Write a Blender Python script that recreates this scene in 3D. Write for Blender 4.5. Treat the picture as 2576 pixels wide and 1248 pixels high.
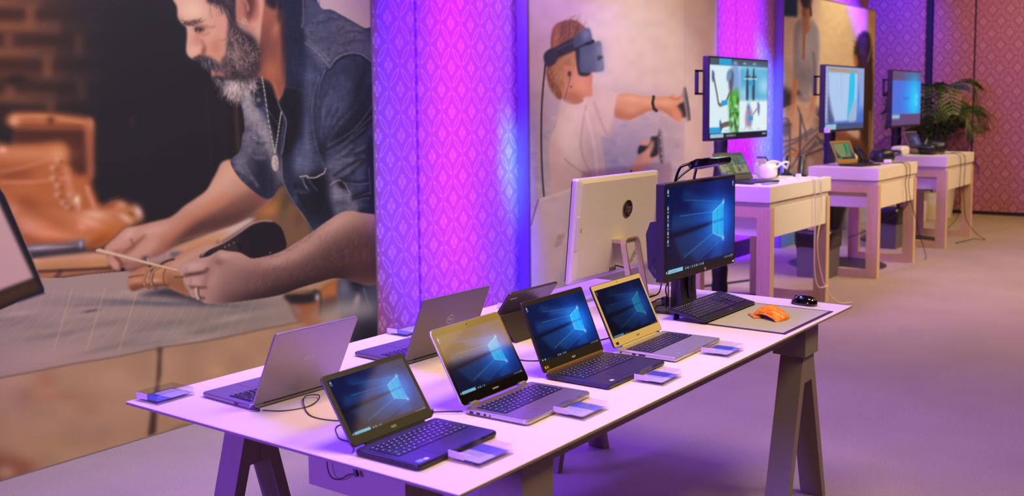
import bpy, bmesh, math, random
import numpy as np
from mathutils import Vector, Matrix, Euler
for o in list(bpy.data.objects): bpy.data.objects.remove(o)
S=bpy.context.scene; COL=S.collection
# ------------------------------------------------------------------ camera
CF,CX,CY=2592.719,1251.515,506.211
cR=Vector((0.603965,-0.796927,-0.011562)); cU=Vector((0.078966,0.045397,0.995843)); cFw=Vector((0.793089,0.602368,-0.090348))
CAMZ=1.55
cd=bpy.data.cameras.new('camera'); cam=bpy.data.objects.new('camera',cd); COL.objects.link(cam); S.camera=cam
m=Matrix((cR,cU,-cFw)).transposed().to_4x4(); m.translation=Vector((0,0,CAMZ)); cam.matrix_world=m
cd.sensor_width=36; cd.lens=CF/2576*36; cd.shift_x=(1288-CX)/2576; cd.shift_y=(CY-624)/2576; cd.clip_start=.05; cd.clip_end=100
cd.dof.use_dof=True; cd.dof.focus_distance=3.5; cd.dof.aperture_fstop=3.6
# ------------------------------------------------------------------ world, exposure, lights
S.view_settings.view_transform='Standard'; S.view_settings.look='None'; S.view_settings.gamma=1; S.view_settings.use_curve_mapping=False; S.view_settings.exposure=0
w=bpy.data.worlds.new('world'); S.world=w; w.use_nodes=True; bg=w.node_tree.nodes['Background']; bg.inputs[0].default_value=(1,.66,.55,1); bg.inputs[1].default_value=.32 #(1.000,0.374,0.686,1); bg.inputs[1].default_value=0.436
def area(name,loc,tgt,sx,sy,power,col,spread=180):
    l=bpy.data.lights.new(name,'AREA'); l.shape='RECTANGLE'; l.size=sx; l.size_y=sy; l.energy=power; l.color=col; l.spread=math.radians(spread)
    o=bpy.data.objects.new(name,l); COL.objects.link(o); o.location=loc
    o.rotation_euler=(Vector(tgt)-Vector(loc)).to_track_quat('-Z','Y').to_euler(); return o
def spot(name,loc,tgt,ang,blend,power,col,r=.05):
    l=bpy.data.lights.new(name,'SPOT'); l.spot_size=math.radians(ang); l.spot_blend=blend; l.energy=power; l.color=col; l.shadow_soft_size=r
    o=bpy.data.objects.new(name,l); COL.objects.link(o); o.location=loc
    o.rotation_euler=(Vector(tgt)-Vector(loc)).to_track_quat('-Z','Y').to_euler(); return o
WARM=(1,.66,.30); VIO=(.40,.10,1)
LS=[]
def A_(n,*a): LS.append(area(n,*a))
def S_(n,*a): LS.append(spot(n,*a))
def B_(n,tx,tz,w_,h_,d,t,sp,col=(1,1,1),p=100,y=4.345):
    """narrow LED beam: a soft-edged rectangle of light on the display wall"""
    d=Vector(d).normalized(); T=Vector((tx,y,tz)); L=T-d*t; LS.append(area(n,tuple(L),tuple(T),w_,h_,p,col,sp))
#LIGHTS
A_('ceiling_panel_light',(3.3,-.7,4.3),(3.1,1.9,.75),2.0,1.0,36,(1,.84,.42),84)
A_('ceiling_panel_light',(9.8,-.2,4.3),(9.8,2.2,.7),6.0,1.0,118,(1,.74,.40),90)
A_('downlight',(2.4,1.4,4.4),(2.4,1.4,0),1.8,1.2,22,(1,.66,.15),76)
A_('gold_reflection_light',(9.3,-1.9,4.25),(9.3,-1.9,0),2.8,.90,42,(1,.56,.10))  # added overhead light, sized for the gold reflection in the silver-hinged laptop's screen
A_('amber_reflection_light',(7.55,-1.4,4.2),(7.55,-1.4,0),2.3,2.3,24,(1,.66,.36)); LS[-1].data.shape='DISK'  # added disk light, its rim makes the curved reflection on the small laptop
A_('wash_light',(3.6,3.9,3.75),(3.2,1.6,.75),3.6,.30,100,(.17,.05,1),100)
A_('wash_light',(4.9,4.12,2.54),(4.9,1.4,.6),4.6,.30,45,(.15,.03,1))
A_('wash_light',(5.2,3.7,3.1),(8.6,3.0,.9),1.0,.6,46,(.36,.14,1),70)
A_('wash_light',(-3.4,2.6,1.9),(3.2,2.2,.6),1.4,1.4,470,(.24,.09,1))
D0=(.30,.45,-.85)
B_('bay_beam',4.90,1.55,.46,1.45,D0,2.4,12,(.055,.005,1),60)
B_('bay_beam',5.30,1.55,.36,1.45,D0,2.4,13,(.16,.0,1),42)
B_('bay_beam',5.70,1.75,.26,.9,D0,2.2,12,(.09,.0,1),18)
B_('bay_beam',5.87,1.15,.10,.30,D0,1.9,9,(.0,.50,1),1.8)
B_('bay_beam',5.80,.50,.34,.30,D0,2.4,14,(.0,.0,1),5)
B_('bay_beam',9.75,2.0,.85,1.8,D0,2.4,15,(.12,.0,1),150)
B_('bay_beam',11.6,3.9,3.0,.4,D0,.5,8,(.08,.0,1),80)
B_('bay_beam',10.40,1.3,.36,.8,D0,2.0,14,(.0,.16,1),30)
S_('far_spot',(13.4,4.0,4.0),(15.3,4.8,2.4),60,1,620,(.04,.0,1))
S_('picture_spot',(6.5,3.3,3.9),(6.5,4.24,2.2),80,1,120,(1,.95,.55))
S_('picture_spot',(7.9,3.3,3.9),(7.9,4.24,2.2),80,1,90,(1,.95,.5))
S_('picture_spot',(12.3,3.3,3.9),(12.3,4.24,2.2),80,1,170,(1,.98,.68))
S_('picture_spot',(2.2,1.2,4.3),(2.5,4.24,1.0),58,.7,350,(.84,1.,.68))
S_('picture_spot',(3.6,1.2,4.3),(3.2,4.24,1.5),46,.8,360,(.86,1.,.66))
S_('picture_spot',(7.5,.8,4.3),(7.5,4.24,.9),42,.6,355,(.82,1.,.84))
S_('picture_spot',(11.6,1.8,4.3),(12.2,4.24,1.2),56,1,120,(.95,1.,1))
S_('picture_spot',(11.8,1.6,4.3),(15.3,2.6,1.2),90,1,560,(1,.66,.13))  # added warm light on the far wall, where no picture hangs
#ENDLIGHTS
# ---------- painter: fills an array with soft shapes; the prints on the display panels are drawn with it ----------
def cr(pts, n=5, closed=True):
    p=np.array(pts,float); m=len(p); out=[]
    rng=range(m) if closed else range(m-1)
    for i in rng:
        if closed: a,b,c,d=p[(i-1)%m],p[i],p[(i+1)%m],p[(i+2)%m]
        else: a,b,c,d=p[max(i-1,0)],p[i],p[i+1],p[min(i+2,m-1)]
        for k in range(n):
            t=k/n; out.append(.5*((2*b)+(c-a)*t+(2*a-5*b+4*c-d)*t*t+(3*b-a-3*c+d)*t**3))
    if not closed: out.append(p[-1])
    return np.array(out)
def box(a,r):
    if r<1: return a
    for ax in (0,1):
        k=2*r+1
        pad=[(0,0)]*a.ndim; pad[ax]=(r+1,r)
        c=np.cumsum(np.pad(a,pad,mode='edge'),axis=ax)
        a=(np.take(c,range(k,c.shape[ax]),axis=ax)-np.take(c,range(0,c.shape[ax]-k),axis=ax))/k
    return a
def vnoise(h,w,cell,seed):
    r=np.random.RandomState(seed); cy,cx=max(cell) and cell
    g=r.rand(int(h/cy)+3,int(w/cx)+3)
    y=np.arange(h)/cy; x=np.arange(w)/cx
    yi=y.astype(int); xi=x.astype(int); fy=(y-yi)[:,None]; fx=(x-xi)[None,:]
    fy=fy*fy*(3-2*fy); fx=fx*fx*(3-2*fx)
    A=g[np.ix_(yi,xi)];B=g[np.ix_(yi,xi+1)];Cc=g[np.ix_(yi+1,xi)];D=g[np.ix_(yi+1,xi+1)]
    return (A*(1-fx)+B*fx)*(1-fy)+(Cc*(1-fx)+D*fx)*fy
class Art:
    def __init__(s,x0,y0,x1,y1,st,col):
        s.x0,s.y0,s.st=x0,y0,st; s.w=int((x1-x0)/st)+1; s.h=int((y1-y0)/st)+1
        s.a=np.ones((s.h,s.w,3))*np.array(col,float); s.o=(0,0,1.0)
    def org(s,x,y,k): s.o=(x,y,k)
    def tr(s,pts):
        p=np.array(pts,float); x,y,k=s.o
        return np.stack([(x+p[:,0]/k-s.x0)/s.st,(y+p[:,1]/k-s.y0)/s.st],1)
    def mask(s,pts,b=1,sm=True):
        q=cr(s.tr(pts)) if sm else s.tr(pts)
        m=np.zeros((s.h,s.w)); b=int(round(b/s.st)) if b>0 else 0
        ya,yb=int(max(0,np.floor(q[:,1].min()))),int(min(s.h-1,np.ceil(q[:,1].max())))
        x1,y1=q[:,0],q[:,1]; x2,y2=np.roll(x1,-1),np.roll(y1,-1)
        for sub in (.25,.75):
            for y in range(ya,yb+1):
                yy=y+sub
                c=((y1<=yy)&(y2>yy))|((y2<=yy)&(y1>yy))
                if not c.any(): continue
                xs=np.sort(x1[c]+(yy-y1[c])*(x2[c]-x1[c])/(y2[c]-y1[c]))
                for i in range(0,len(xs)-1,2):
                    l,r=max(0,xs[i]),min(s.w,xs[i+1])
                    if r<=l: continue
                    li,ri=int(l),int(r)
                    if li==ri: m[y,li if li<s.w else s.w-1]+=.5*(r-l)
                    else:
                        m[y,li]+=.5*(li+1-l); m[y,li+1:ri]+=.5
                        if ri<s.w: m[y,ri]+=.5*(r-ri)
        if b>=1: s._bl(m,q,b)
        return m
    def _bl(s,m,q,b):
        f=3*b+2
        xa,xb=int(max(0,q[:,0].min()-f)),int(min(s.w,q[:,0].max()+f)); ya,yb=int(max(0,q[:,1].min()-f)),int(min(s.h,q[:,1].max()+f))
        if xb<=xa or yb<=ya: return
        t=m[ya:yb,xa:xb]
        for _ in range(2): t=box(t,b)
        m[ya:yb,xa:xb]=t
    def put(s,m,col,al=1,clip=None):
        m=m*al
        if clip is not None: m=m*clip
        m=np.clip(m,0,1)[:,:,None]; s.a=s.a*(1-m)+np.array(col,float)*m
    def poly(s,pts,col,b=1,al=1,clip=None,sm=True):
        m=s.mask(pts,b,sm); s.put(m,col,al,clip); return m
    def line(s,pts,col,w=1,b=0,al=1,clip=None,sm=True):
        q=cr(s.tr(pts),4,False) if sm else s.tr(pts); w=w/s.st/2
        f=w+3*b+2
        xa,xb=int(max(0,q[:,0].min()-f)),int(min(s.w,q[:,0].max()+f+1)); ya,yb=int(max(0,q[:,1].min()-f)),int(min(s.h,q[:,1].max()+f+1))
        if xb<=xa or yb<=ya: return
        Y,X=np.mgrid[ya:yb,xa:xb]; d=np.full(X.shape,1e9)
        for (ax,ay),(bx,by) in zip(q[:-1],q[1:]):
            dx,dy=bx-ax,by-ay; L=dx*dx+dy*dy+1e-9
            t=np.clip(((X-ax)*dx+(Y-ay)*dy)/L,0,1); d=np.minimum(d,(X-ax-t*dx)**2+(Y-ay-t*dy)**2)
        d=np.sqrt(d); m=np.clip((w-d)/(1+b)+.5,0,1)
        if w<.5: m*=max(w*2,.35)
        c=clip[ya:yb,xa:xb] if clip is not None else 1
        m=(m*al*c)[:,:,None]; s.a[ya:yb,xa:xb]=s.a[ya:yb,xa:xb]*(1-m)+np.array(col,float)*m
    def blob(s,x,y,rx,ry,col,al=1,rot=0,clip=None):
        (cx,cy),=s.tr([(x,y)]); k=s.o[2]*s.st; rx/=k; ry/=k
        R=3*max(rx,ry); xa,xb=int(max(0,cx-R)),int(min(s.w,cx+R)); ya,yb=int(max(0,cy-R)),int(min(s.h,cy+R))
        if xb<=xa or yb<=ya: return
        Y,X=np.mgrid[ya:yb,xa:xb]; r=np.radians(rot); u=(X-cx)*np.cos(r)+(Y-cy)*np.sin(r); v=-(X-cx)*np.sin(r)+(Y-cy)*np.cos(r)
        m=np.exp(-(u/rx)**2-(v/ry)**2)*al
        if clip is not None: m=m*clip[ya:yb,xa:xb]
        m=m[:,:,None]; s.a[ya:yb,xa:xb]=s.a[ya:yb,xa:xb]*(1-m)+np.array(col,float)*m
    def grain(s,amp,cell,seed,clip=None):
        n=(vnoise(s.h,s.w,(cell[1]/s.st,cell[0]/s.st),seed)-.5)*2*amp
        if clip is not None: n=n*clip
        s.a=s.a*(1+n[:,:,None])
    def hairs(s,n,pts,ang,L,cols,w,seed,al=.8,clip=None,spread=25):
        r=np.random.RandomState(seed); P=np.array(pts,float); mn,mx=P.min(0),P.max(0)
        q=0; tries=0
        while q<n and tries<n*20:
            tries+=1; p=mn+r.rand(2)*(mx-mn)
            c=False; j=len(P)-1
            for i in range(len(P)):
                if (P[i][1]>p[1])!=(P[j][1]>p[1]) and p[0]<(P[j][0]-P[i][0])*(p[1]-P[i][1])/(P[j][1]-P[i][1])+P[i][0]: c=not c
                j=i
            if not c: continue
            q+=1; a0=ang(p) if callable(ang) else ang; a=np.radians(a0+r.randn()*spread); l=L*(.5+r.rand())
            d=np.array([np.cos(a),np.sin(a)]); e=np.array([-d[1],d[0]])*r.randn()*.2
            s.line([p,p+(d+e)*l*.5,p+d*l],cols[r.randint(len(cols))],w,0,al*(.4+.6*r.rand()),clip)
# ------------------------------------------------------------------ materials
MATS={}
def lin(c): 
    c=c/255.0; return c/12.92 if c<=.04045 else ((c+.055)/1.055)**2.4
def rgb(r,g,b): return (lin(r),lin(g),lin(b),1)
def mat(name,col,rough=.5,metal=0,emis=0,ecol=None,bump=0,bscale=200,var=0,coat=0,ior=1.5,spec=.5):
    if name in MATS: return MATS[name]
    m=bpy.data.materials.new(name); m.use_nodes=True; nt=m.node_tree; b=nt.nodes['Principled BSDF']; MATS[name]=m
    b.inputs['Base Color'].default_value=rgb(*col); b.inputs['Roughness'].default_value=rough; b.inputs['Metallic'].default_value=metal; b.inputs['IOR'].default_value=ior
    b.inputs['Coat Weight'].default_value=coat; b.inputs['Coat Roughness'].default_value=.05; b.inputs['Specular IOR Level'].default_value=spec
    if emis: b.inputs['Emission Color'].default_value=rgb(*(ecol or col)); b.inputs['Emission Strength'].default_value=emis
    if bump or var:
        tc=nt.nodes.new('ShaderNodeTexCoord'); n=nt.nodes.new('ShaderNodeTexNoise'); n.inputs['Scale'].default_value=bscale; n.inputs['Detail'].default_value=4; nt.links.new(tc.outputs['Object'],n.inputs['Vector'])
        if bump:
            bp=nt.nodes.new('ShaderNodeBump'); bp.inputs['Strength'].default_value=bump; bp.inputs['Distance'].default_value=.002; nt.links.new(n.outputs['Fac'],bp.inputs['Height']); nt.links.new(bp.outputs['Normal'],b.inputs['Normal'])
        if var:
            r=nt.nodes.new('ShaderNodeValToRGB'); r.color_ramp.elements[0].position=.3; r.color_ramp.elements[1].position=.7
            c=rgb(*col); r.color_ramp.elements[0].color=(c[0]*(1-var),c[1]*(1-var),c[2]*(1-var),1); r.color_ramp.elements[1].color=(min(1,c[0]*(1+var)),min(1,c[1]*(1+var)),min(1,c[2]*(1+var)),1)
            nt.links.new(n.outputs['Fac'],r.inputs['Fac']); nt.links.new(r.outputs['Color'],b.inputs['Base Color'])
    return m
def wood(name,c1,c2,axis=2):
    m=bpy.data.materials.new(name); m.use_nodes=True; nt=m.node_tree; b=nt.nodes['Principled BSDF']; MATS[name]=m
    tc=nt.nodes.new('ShaderNodeTexCoord'); mp=nt.nodes.new('ShaderNodeMapping'); s=[60,60,60]; s[axis]=2; mp.inputs['Scale'].default_value=s
    n=nt.nodes.new('ShaderNodeTexNoise'); n.inputs['Scale'].default_value=3; n.inputs['Detail'].default_value=5; r=nt.nodes.new('ShaderNodeValToRGB')
    r.color_ramp.elements[0].position=.3; r.color_ramp.elements[0].color=rgb(*c1); r.color_ramp.elements[1].position=.7; r.color_ramp.elements[1].color=rgb(*c2)
    nt.links.new(tc.outputs['Object'],mp.inputs['Vector']); nt.links.new(mp.outputs[0],n.inputs['Vector']); nt.links.new(n.outputs['Fac'],r.inputs['Fac']); nt.links.new(r.outputs['Color'],b.inputs['Base Color']); b.inputs['Roughness'].default_value=.5
    return m
def vcmat(name,rough=.6,emis=0,base=None,spec=.3,gain=(1,1,1)):
    m=bpy.data.materials.new(name); m.use_nodes=True; nt=m.node_tree; b=nt.nodes['Principled BSDF']; a=nt.nodes.new('ShaderNodeVertexColor'); a.layer_name='Col'
    b.inputs['Roughness'].default_value=rough; b.inputs['Specular IOR Level'].default_value=spec
    src=a.outputs['Color']
    if gain!=(1,1,1):
        mx=nt.nodes.new('ShaderNodeMix'); mx.data_type='RGBA'; mx.blend_type='MULTIPLY'; mx.inputs[0].default_value=1; nt.links.new(src,mx.inputs[6]); mx.inputs[7].default_value=(*gain,1); src=mx.outputs[2]
    if emis:
        b.inputs['Base Color'].default_value=(.004,.004,.005,1); nt.links.new(src,b.inputs['Emission Color']); b.inputs['Emission Strength'].default_value=emis
    else: nt.links.new(src,b.inputs['Base Color'])
    return m
def clear(name,tint=(.96,.95,.98)):
    m=bpy.data.materials.new(name); m.use_nodes=True; nt=m.node_tree; nt.nodes.remove(nt.nodes['Principled BSDF']); out=nt.nodes['Material Output']
    t=nt.nodes.new('ShaderNodeBsdfTransparent'); t.inputs[0].default_value=(*tint,1); g=nt.nodes.new('ShaderNodeBsdfGlossy'); g.inputs['Roughness'].default_value=.04
    lw=nt.nodes.new('ShaderNodeLayerWeight'); lw.inputs[0].default_value=.5; E.nt=nt; k=E(lw.outputs['Facing']).pw(3)*.45+.05
    mx=nt.nodes.new('ShaderNodeMixShader'); nt.links.new(k.v,mx.inputs[0]); nt.links.new(t.outputs[0],mx.inputs[1]); nt.links.new(g.outputs[0],mx.inputs[2]); nt.links.new(mx.outputs[0],out.inputs[0]); return m
# tiny expression language for the wallpaper pattern
class E:
    nt=None
    def __init__(s,v): s.v=v
    @staticmethod
    def mk(op,*a):
        n=E.nt.nodes.new('ShaderNodeMath'); n.operation=op
        for i,x in enumerate(a):
            x=x.v if isinstance(x,E) else x
            if isinstance(x,(int,float)): n.inputs[i].default_value=x
            else: E.nt.links.new(x,n.inputs[i])
        return E(n.outputs[0])
    def __add__(s,o): return E.mk('ADD',s,o)
    __radd__=__add__
    def __sub__(s,o): return E.mk('SUBTRACT',s,o)
    def __rsub__(s,o): return E.mk('SUBTRACT',o,s)
    def __mul__(s,o): return E.mk('MULTIPLY',s,o)
    __rmul__=__mul__
    def __truediv__(s,o): return E.mk('DIVIDE',s,o)
    def lt(s,o,soft=None): 
        return E.mk('LESS_THAN',s,o) if soft is None else E.mk('MINIMUM',E.mk('MAXIMUM',(o-s)/soft+.5,0),1)
    def abs(s): return E.mk('ABSOLUTE',s)
    def pp(s,k): return E.mk('PINGPONG',s,k)
    def mx(s,o): return E.mk('MAXIMUM',s,o)
    def mn(s,o): return E.mk('MINIMUM',s,o)
    def pw(s,k): return E.mk('POWER',s,k)
    def sqrt(s): return E.mk('SQRT',s)
    def sin(s): return E.mk('SINE',s)
def wallpaper(name,axis,x0,z0,w,h,ground,motif):
    m=bpy.data.materials.new(name); m.use_nodes=True; nt=m.node_tree; b=nt.nodes['Principled BSDF']; E.nt=nt
    tc=nt.nodes.new('ShaderNodeTexCoord'); sp=nt.nodes.new('ShaderNodeSeparateXYZ'); nt.links.new(tc.outputs['Object'],sp.inputs[0])
    kx,kz=.207/w,.287/h
    x=((E(sp.outputs[axis])-x0+w*40)*kx).pp(.1035); y=((E(sp.outputs[2])-z0+h*40)*kz).pp(.1435)
    f=(x/.1035+y/.1435).lt(1.0)       # inside the flower side of the cell
    x=x*f+(.1035-x)*(1-f); y=y*f+(.1435-y)*(1-f)
    r=(x*x+y*y).sqrt(); sf=.0012
    ring=(r-.0095).abs().lt(.0019,sf)
    t=((y-.011)/.036).mx(.0001)
    pet=x.lt(t.pw(.75)*.0175,sf)*y.lt(.048-x*.55+(x-.0085).abs()*.25,sf)*(.0125-y).lt(0,sf)
    hor=y.lt(.0265-((x-.0215)/.0145).abs().pw(1.5)*.0245,sf)*x.lt(.038,sf)
    dm=((.1035-x).abs()/.0115+y/.0145); dia=(dm-.85).abs().lt(.2,.1)
    dm2=(x/.0115+(.1435-y)/.0145); dia2=(dm2-.85).abs().lt(.2,.1)
    # leaf strokes run from one diamond to the next
    s=((.1035-x)*.1035+y*.1435)/(.1035**2+.1435**2)
    n=((.1035-x)*.1435-y*.1035)/.1769
    sn=(s*math.pi).mx(0).sin()
    lf=(n-(.0035+sn*sn*.011)).abs().lt(.0012+sn*.0036,sf)*(.13-s).lt(0,.02)*(s-.87).lt(0,.02)
    bud=n.lt(.0088-(s-.17).abs()*.05,sf)*(.115-s).lt(0,.01)*(s-.24).lt(0,.01)
    bud2=n.lt(.0088-(s-.83).abs()*.05,sf)*(.76-s).lt(0,.01)*(s-.885).lt(0,.01)
    mask=ring.mx(pet).mx(hor).mx(dia).mx(dia2).mx(lf).mx(bud).mx(bud2)
    mx=nt.nodes.new('ShaderNodeMix'); mx.data_type='RGBA'; nt.links.new(mask.v,mx.inputs[0]); mx.inputs[6].default_value=rgb(*ground); mx.inputs[7].default_value=rgb(*motif)
    nt.links.new(mx.outputs[2],b.inputs['Base Color']); b.inputs['Roughness'].default_value=.55
    bp=nt.nodes.new('ShaderNodeBump'); bp.inputs['Strength'].default_value=.9; bp.inputs['Distance'].default_value=.004; nt.links.new(mask.v,bp.inputs['Height']); nt.links.new(bp.outputs['Normal'],b.inputs['Normal'])
    return m
# ------------------------------------------------------------------ mesh helpers
class MB:
    def __init__(s): s.bm=bmesh.new(); s.mi=0
    def face(s,vs):
        f=s.bm.faces.new(vs); f.material_index=s.mi; return f
    def box(s,x0,y0,z0,x1,y1,z1):
        v=[s.bm.verts.new(p) for p in ((x0,y0,z0),(x1,y0,z0),(x1,y1,z0),(x0,y1,z0),(x0,y0,z1),(x1,y0,z1),(x1,y1,z1),(x0,y1,z1))]
        for q in ((3,2,1,0),(4,5,6,7),(0,1,5,4),(1,2,6,5),(2,3,7,6),(3,0,4,7)): s.face([v[i] for i in q])
        return s
    def loops(s,L,cap=True,close=True):
        R=[[s.bm.verts.new(p) for p in l] for l in L]; n=len(R[0])
        for a,b in zip(R[:-1],R[1:]):
            for i in range(n if close else n-1): s.face([a[i],a[(i+1)%n],b[(i+1)%n],b[i]])
        if cap: s.face(R[0][::-1]); s.face(R[-1])
        return s
    def slab(s,out,z0,z1,bev=.0,top=None,seg=2):
        """2D outline (x,y) extruded from z0 to z1 with rounded edges"""
        o=np.array(out,float); c=o.mean(0)
        def ins(d):
            n=len(o); r=[]
            for i in range(n):
                a=o[i]-o[i-1]; b=o[(i+1)%n]-o[i]; a=a/(np.linalg.norm(a)+1e-12); b=b/(np.linalg.norm(b)+1e-12)
                nr=np.array([-(a[1]+b[1]),a[0]+b[0]]); l=np.linalg.norm(nr); nr=nr/(l+1e-12); k=max(.35,math.sqrt(max(0,(1+a@b)/2))); r.append(o[i]+nr*d/k)
            return r
        if bev:
            q=[math.pi/2*k/seg for k in range(seg+1)]
            L=[[(p[0],p[1],z0+bev*(1-math.cos(t))) for p in ins(bev*(1-math.sin(t)))] for t in q]+[[(p[0],p[1],z1-bev*(1-math.sin(t))) for p in ins(bev*(1-math.cos(t)))] for t in q]
        else: L=[[(p[0],p[1],z) for p in o] for z in (z0,z1)]
        return s.loops(L)
    def tube(s,pts,r,n=8,sm=True,k=6):
        P=[Vector(p) for p in (cr(pts,k,False) if sm and len(pts)>2 else pts)]
        rr=r if hasattr(r,'__len__') else [r]*len(P)
        if len(rr)!=len(P): rr=np.interp(np.linspace(0,1,len(P)),np.linspace(0,1,len(rr)),rr)
        L=[]; up=None
        for i,p in enumerate(P):
            d=(P[min(i+1,len(P)-1)]-P[max(i-1,0)]).normalized()
            if up is None: up=Vector((0,0,1)) if abs(d.z)<.9 else Vector((1,0,0))
            a=d.cross(up); a=a.normalized() if a.length>1e-6 else Vector((1,0,0)); b=a.cross(d).normalized(); up=b
            L.append([p+(a*math.cos(2*math.pi*j/n)+b*math.sin(2*math.pi*j/n))*rr[i] for j in range(n)])
        return s.loops(L)
    def lathe(s,prof,c=(0,0,0),n=24,sy=1):
        L=[[(c[0]+r*math.cos(2*math.pi*j/n),c[1]+sy*r*math.sin(2*math.pi*j/n),c[2]+z) for j in range(n)] for r,z in prof]; return s.loops(L)
    def prism(s,poly,axis,a,b):
        """polygon in the plane across an axis, extruded along it"""
        def P(u,v,t): return {0:(t,u,v),1:(u,t,v),2:(u,v,t)}[axis]
        return s.loops([[P(u,v,t) for u,v in poly] for t in (a,b)])
    def xf(s,M): bmesh.ops.transform(s.bm,matrix=M,verts=s.bm.verts); return s
    def addmesh(s,me,M=None):
        n=len(s.bm.verts); k=len(s.bm.faces); s.bm.from_mesh(me); s.bm.verts.ensure_lookup_table(); s.bm.faces.ensure_lookup_table()
        if M is not None: bmesh.ops.transform(s.bm,matrix=M,verts=s.bm.verts[n:])
        for f in s.bm.faces[k:]: f.material_index=s.mi
        return s
    def build(s,name,mats,parent=None,smooth=False,M=None,bev=0):
        me=bpy.data.meshes.new(name)
        bmesh.ops.recalc_face_normals(s.bm,faces=s.bm.faces)
        if M is not None: bmesh.ops.transform(s.bm,matrix=M,verts=s.bm.verts)
        s.bm.to_mesh(me); s.bm.free()
        for m in (mats if isinstance(mats,(list,tuple)) else [mats]): me.materials.append(m)
        if smooth:
            for p in me.polygons: p.use_smooth=True
        o=bpy.data.objects.new(name,me); COL.objects.link(o)
        if parent: o.parent=parent
        if bev:
            md=o.modifiers.new('bevel','BEVEL'); md.width=bev; md.segments=2; md.limit_method='ANGLE'
        return o
def rr(w,d,r,n=5,cx=0,cy=0):
    o=[]
    for sx,sy,a in ((1,1,0),(-1,1,90),(-1,-1,180),(1,-1,270)):
        for k in range(n+1):
            t=math.radians(a+90*k/n); o.append((cx+sx*(w/2-r)+r*math.cos(t),cy+sy*(d/2-r)+r*math.sin(t)))
    return o
def tag(o,label=None,cat=None,group=None,kind=None):
    if label: o['label']=label
    if cat: o['category']=cat
    if group: o['group']=group
    if kind: o['kind']=kind
    return o
def thing(name,label,cat,loc=(0,0,0),rz=0,group=None):
    o=bpy.data.objects.new(name,None); o.empty_display_size=.05; COL.objects.link(o); o.location=loc; o.rotation_euler=(0,0,rz); return tag(o,label,cat,group)
def copy_tree(o,parent=None):
    c=o.copy(); COL.objects.link(c)
    if parent: c.parent=parent
    for ch in list(o.children): copy_tree(ch,c)
    return c
_tc={}
def text_mesh(t,size,shear=0,ext=.0002,spacing=1):
    k=(t,size,shear,ext,spacing)
    if k in _tc: return _tc[k]
    c=bpy.data.curves.new('t','FONT'); c.body=t; c.size=size; c.shear=shear; c.extrude=ext; c.align_x='CENTER'; c.align_y='CENTER'; c.space_character=spacing; c.resolution_u=3
    o=bpy.data.objects.new('t',c); COL.objects.link(o); bpy.context.view_layer.update(); me=bpy.data.meshes.new_from_object(o.evaluated_get(bpy.context.evaluated_depsgraph_get())); bpy.data.objects.remove(o); _tc[k]=me; return me
def lettering(name,t,size,M,mt,parent,shear=0,spacing=1,label=None):
    b=MB(); b.addmesh(text_mesh(t,size,shear,.0002,spacing),M); o=b.build(name,mt,parent)
    if label: o['label']=label
    return o
def sheet(name,C,P0,U,V,mt,parent=None):
    """grid mesh whose vertices carry an RGB picture C (rows top to bottom); P0 = top-left corner, U right, V down"""
    h,w=C.shape[:2]; P0,U,V=np.array(P0,float),np.array(U,float),np.array(V,float)
    u=np.linspace(0,1,w)[None,:,None]; v=np.linspace(0,1,h)[:,None,None]
    co=(P0+u*U+v*V).reshape(-1,3)
    i=np.arange(h*w).reshape(h,w); q=np.stack([i[1:,:-1],i[1:,1:],i[:-1,1:],i[:-1,:-1]],-1).reshape(-1,4)
    me=bpy.data.meshes.new(name); me.vertices.add(h*w); me.vertices.foreach_set('co',co.ravel().astype(np.float32))
    me.loops.add(q.size); me.loops.foreach_set('vertex_index',q.ravel().astype(np.int32)); me.polygons.add(len(q)); me.polygons.foreach_set('loop_start',np.arange(0,q.size,4,dtype=np.int32)); me.polygons.foreach_set('loop_total',np.full(len(q),4,dtype=np.int32)); me.update(calc_edges=True)
    c=np.clip(C/255.0,0,1); c=np.where(c<=.04045,c/12.92,((c+.055)/1.055)**2.4).reshape(-1,3)
    at=me.color_attributes.new('Col','FLOAT_COLOR','POINT'); at.data.foreach_set('color',np.concatenate([c,np.ones((len(c),1))],1).ravel().astype(np.float32))
    me.materials.append(mt); o=bpy.data.objects.new(name,me); COL.objects.link(o)
    if parent: o.parent=parent
    return o
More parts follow.
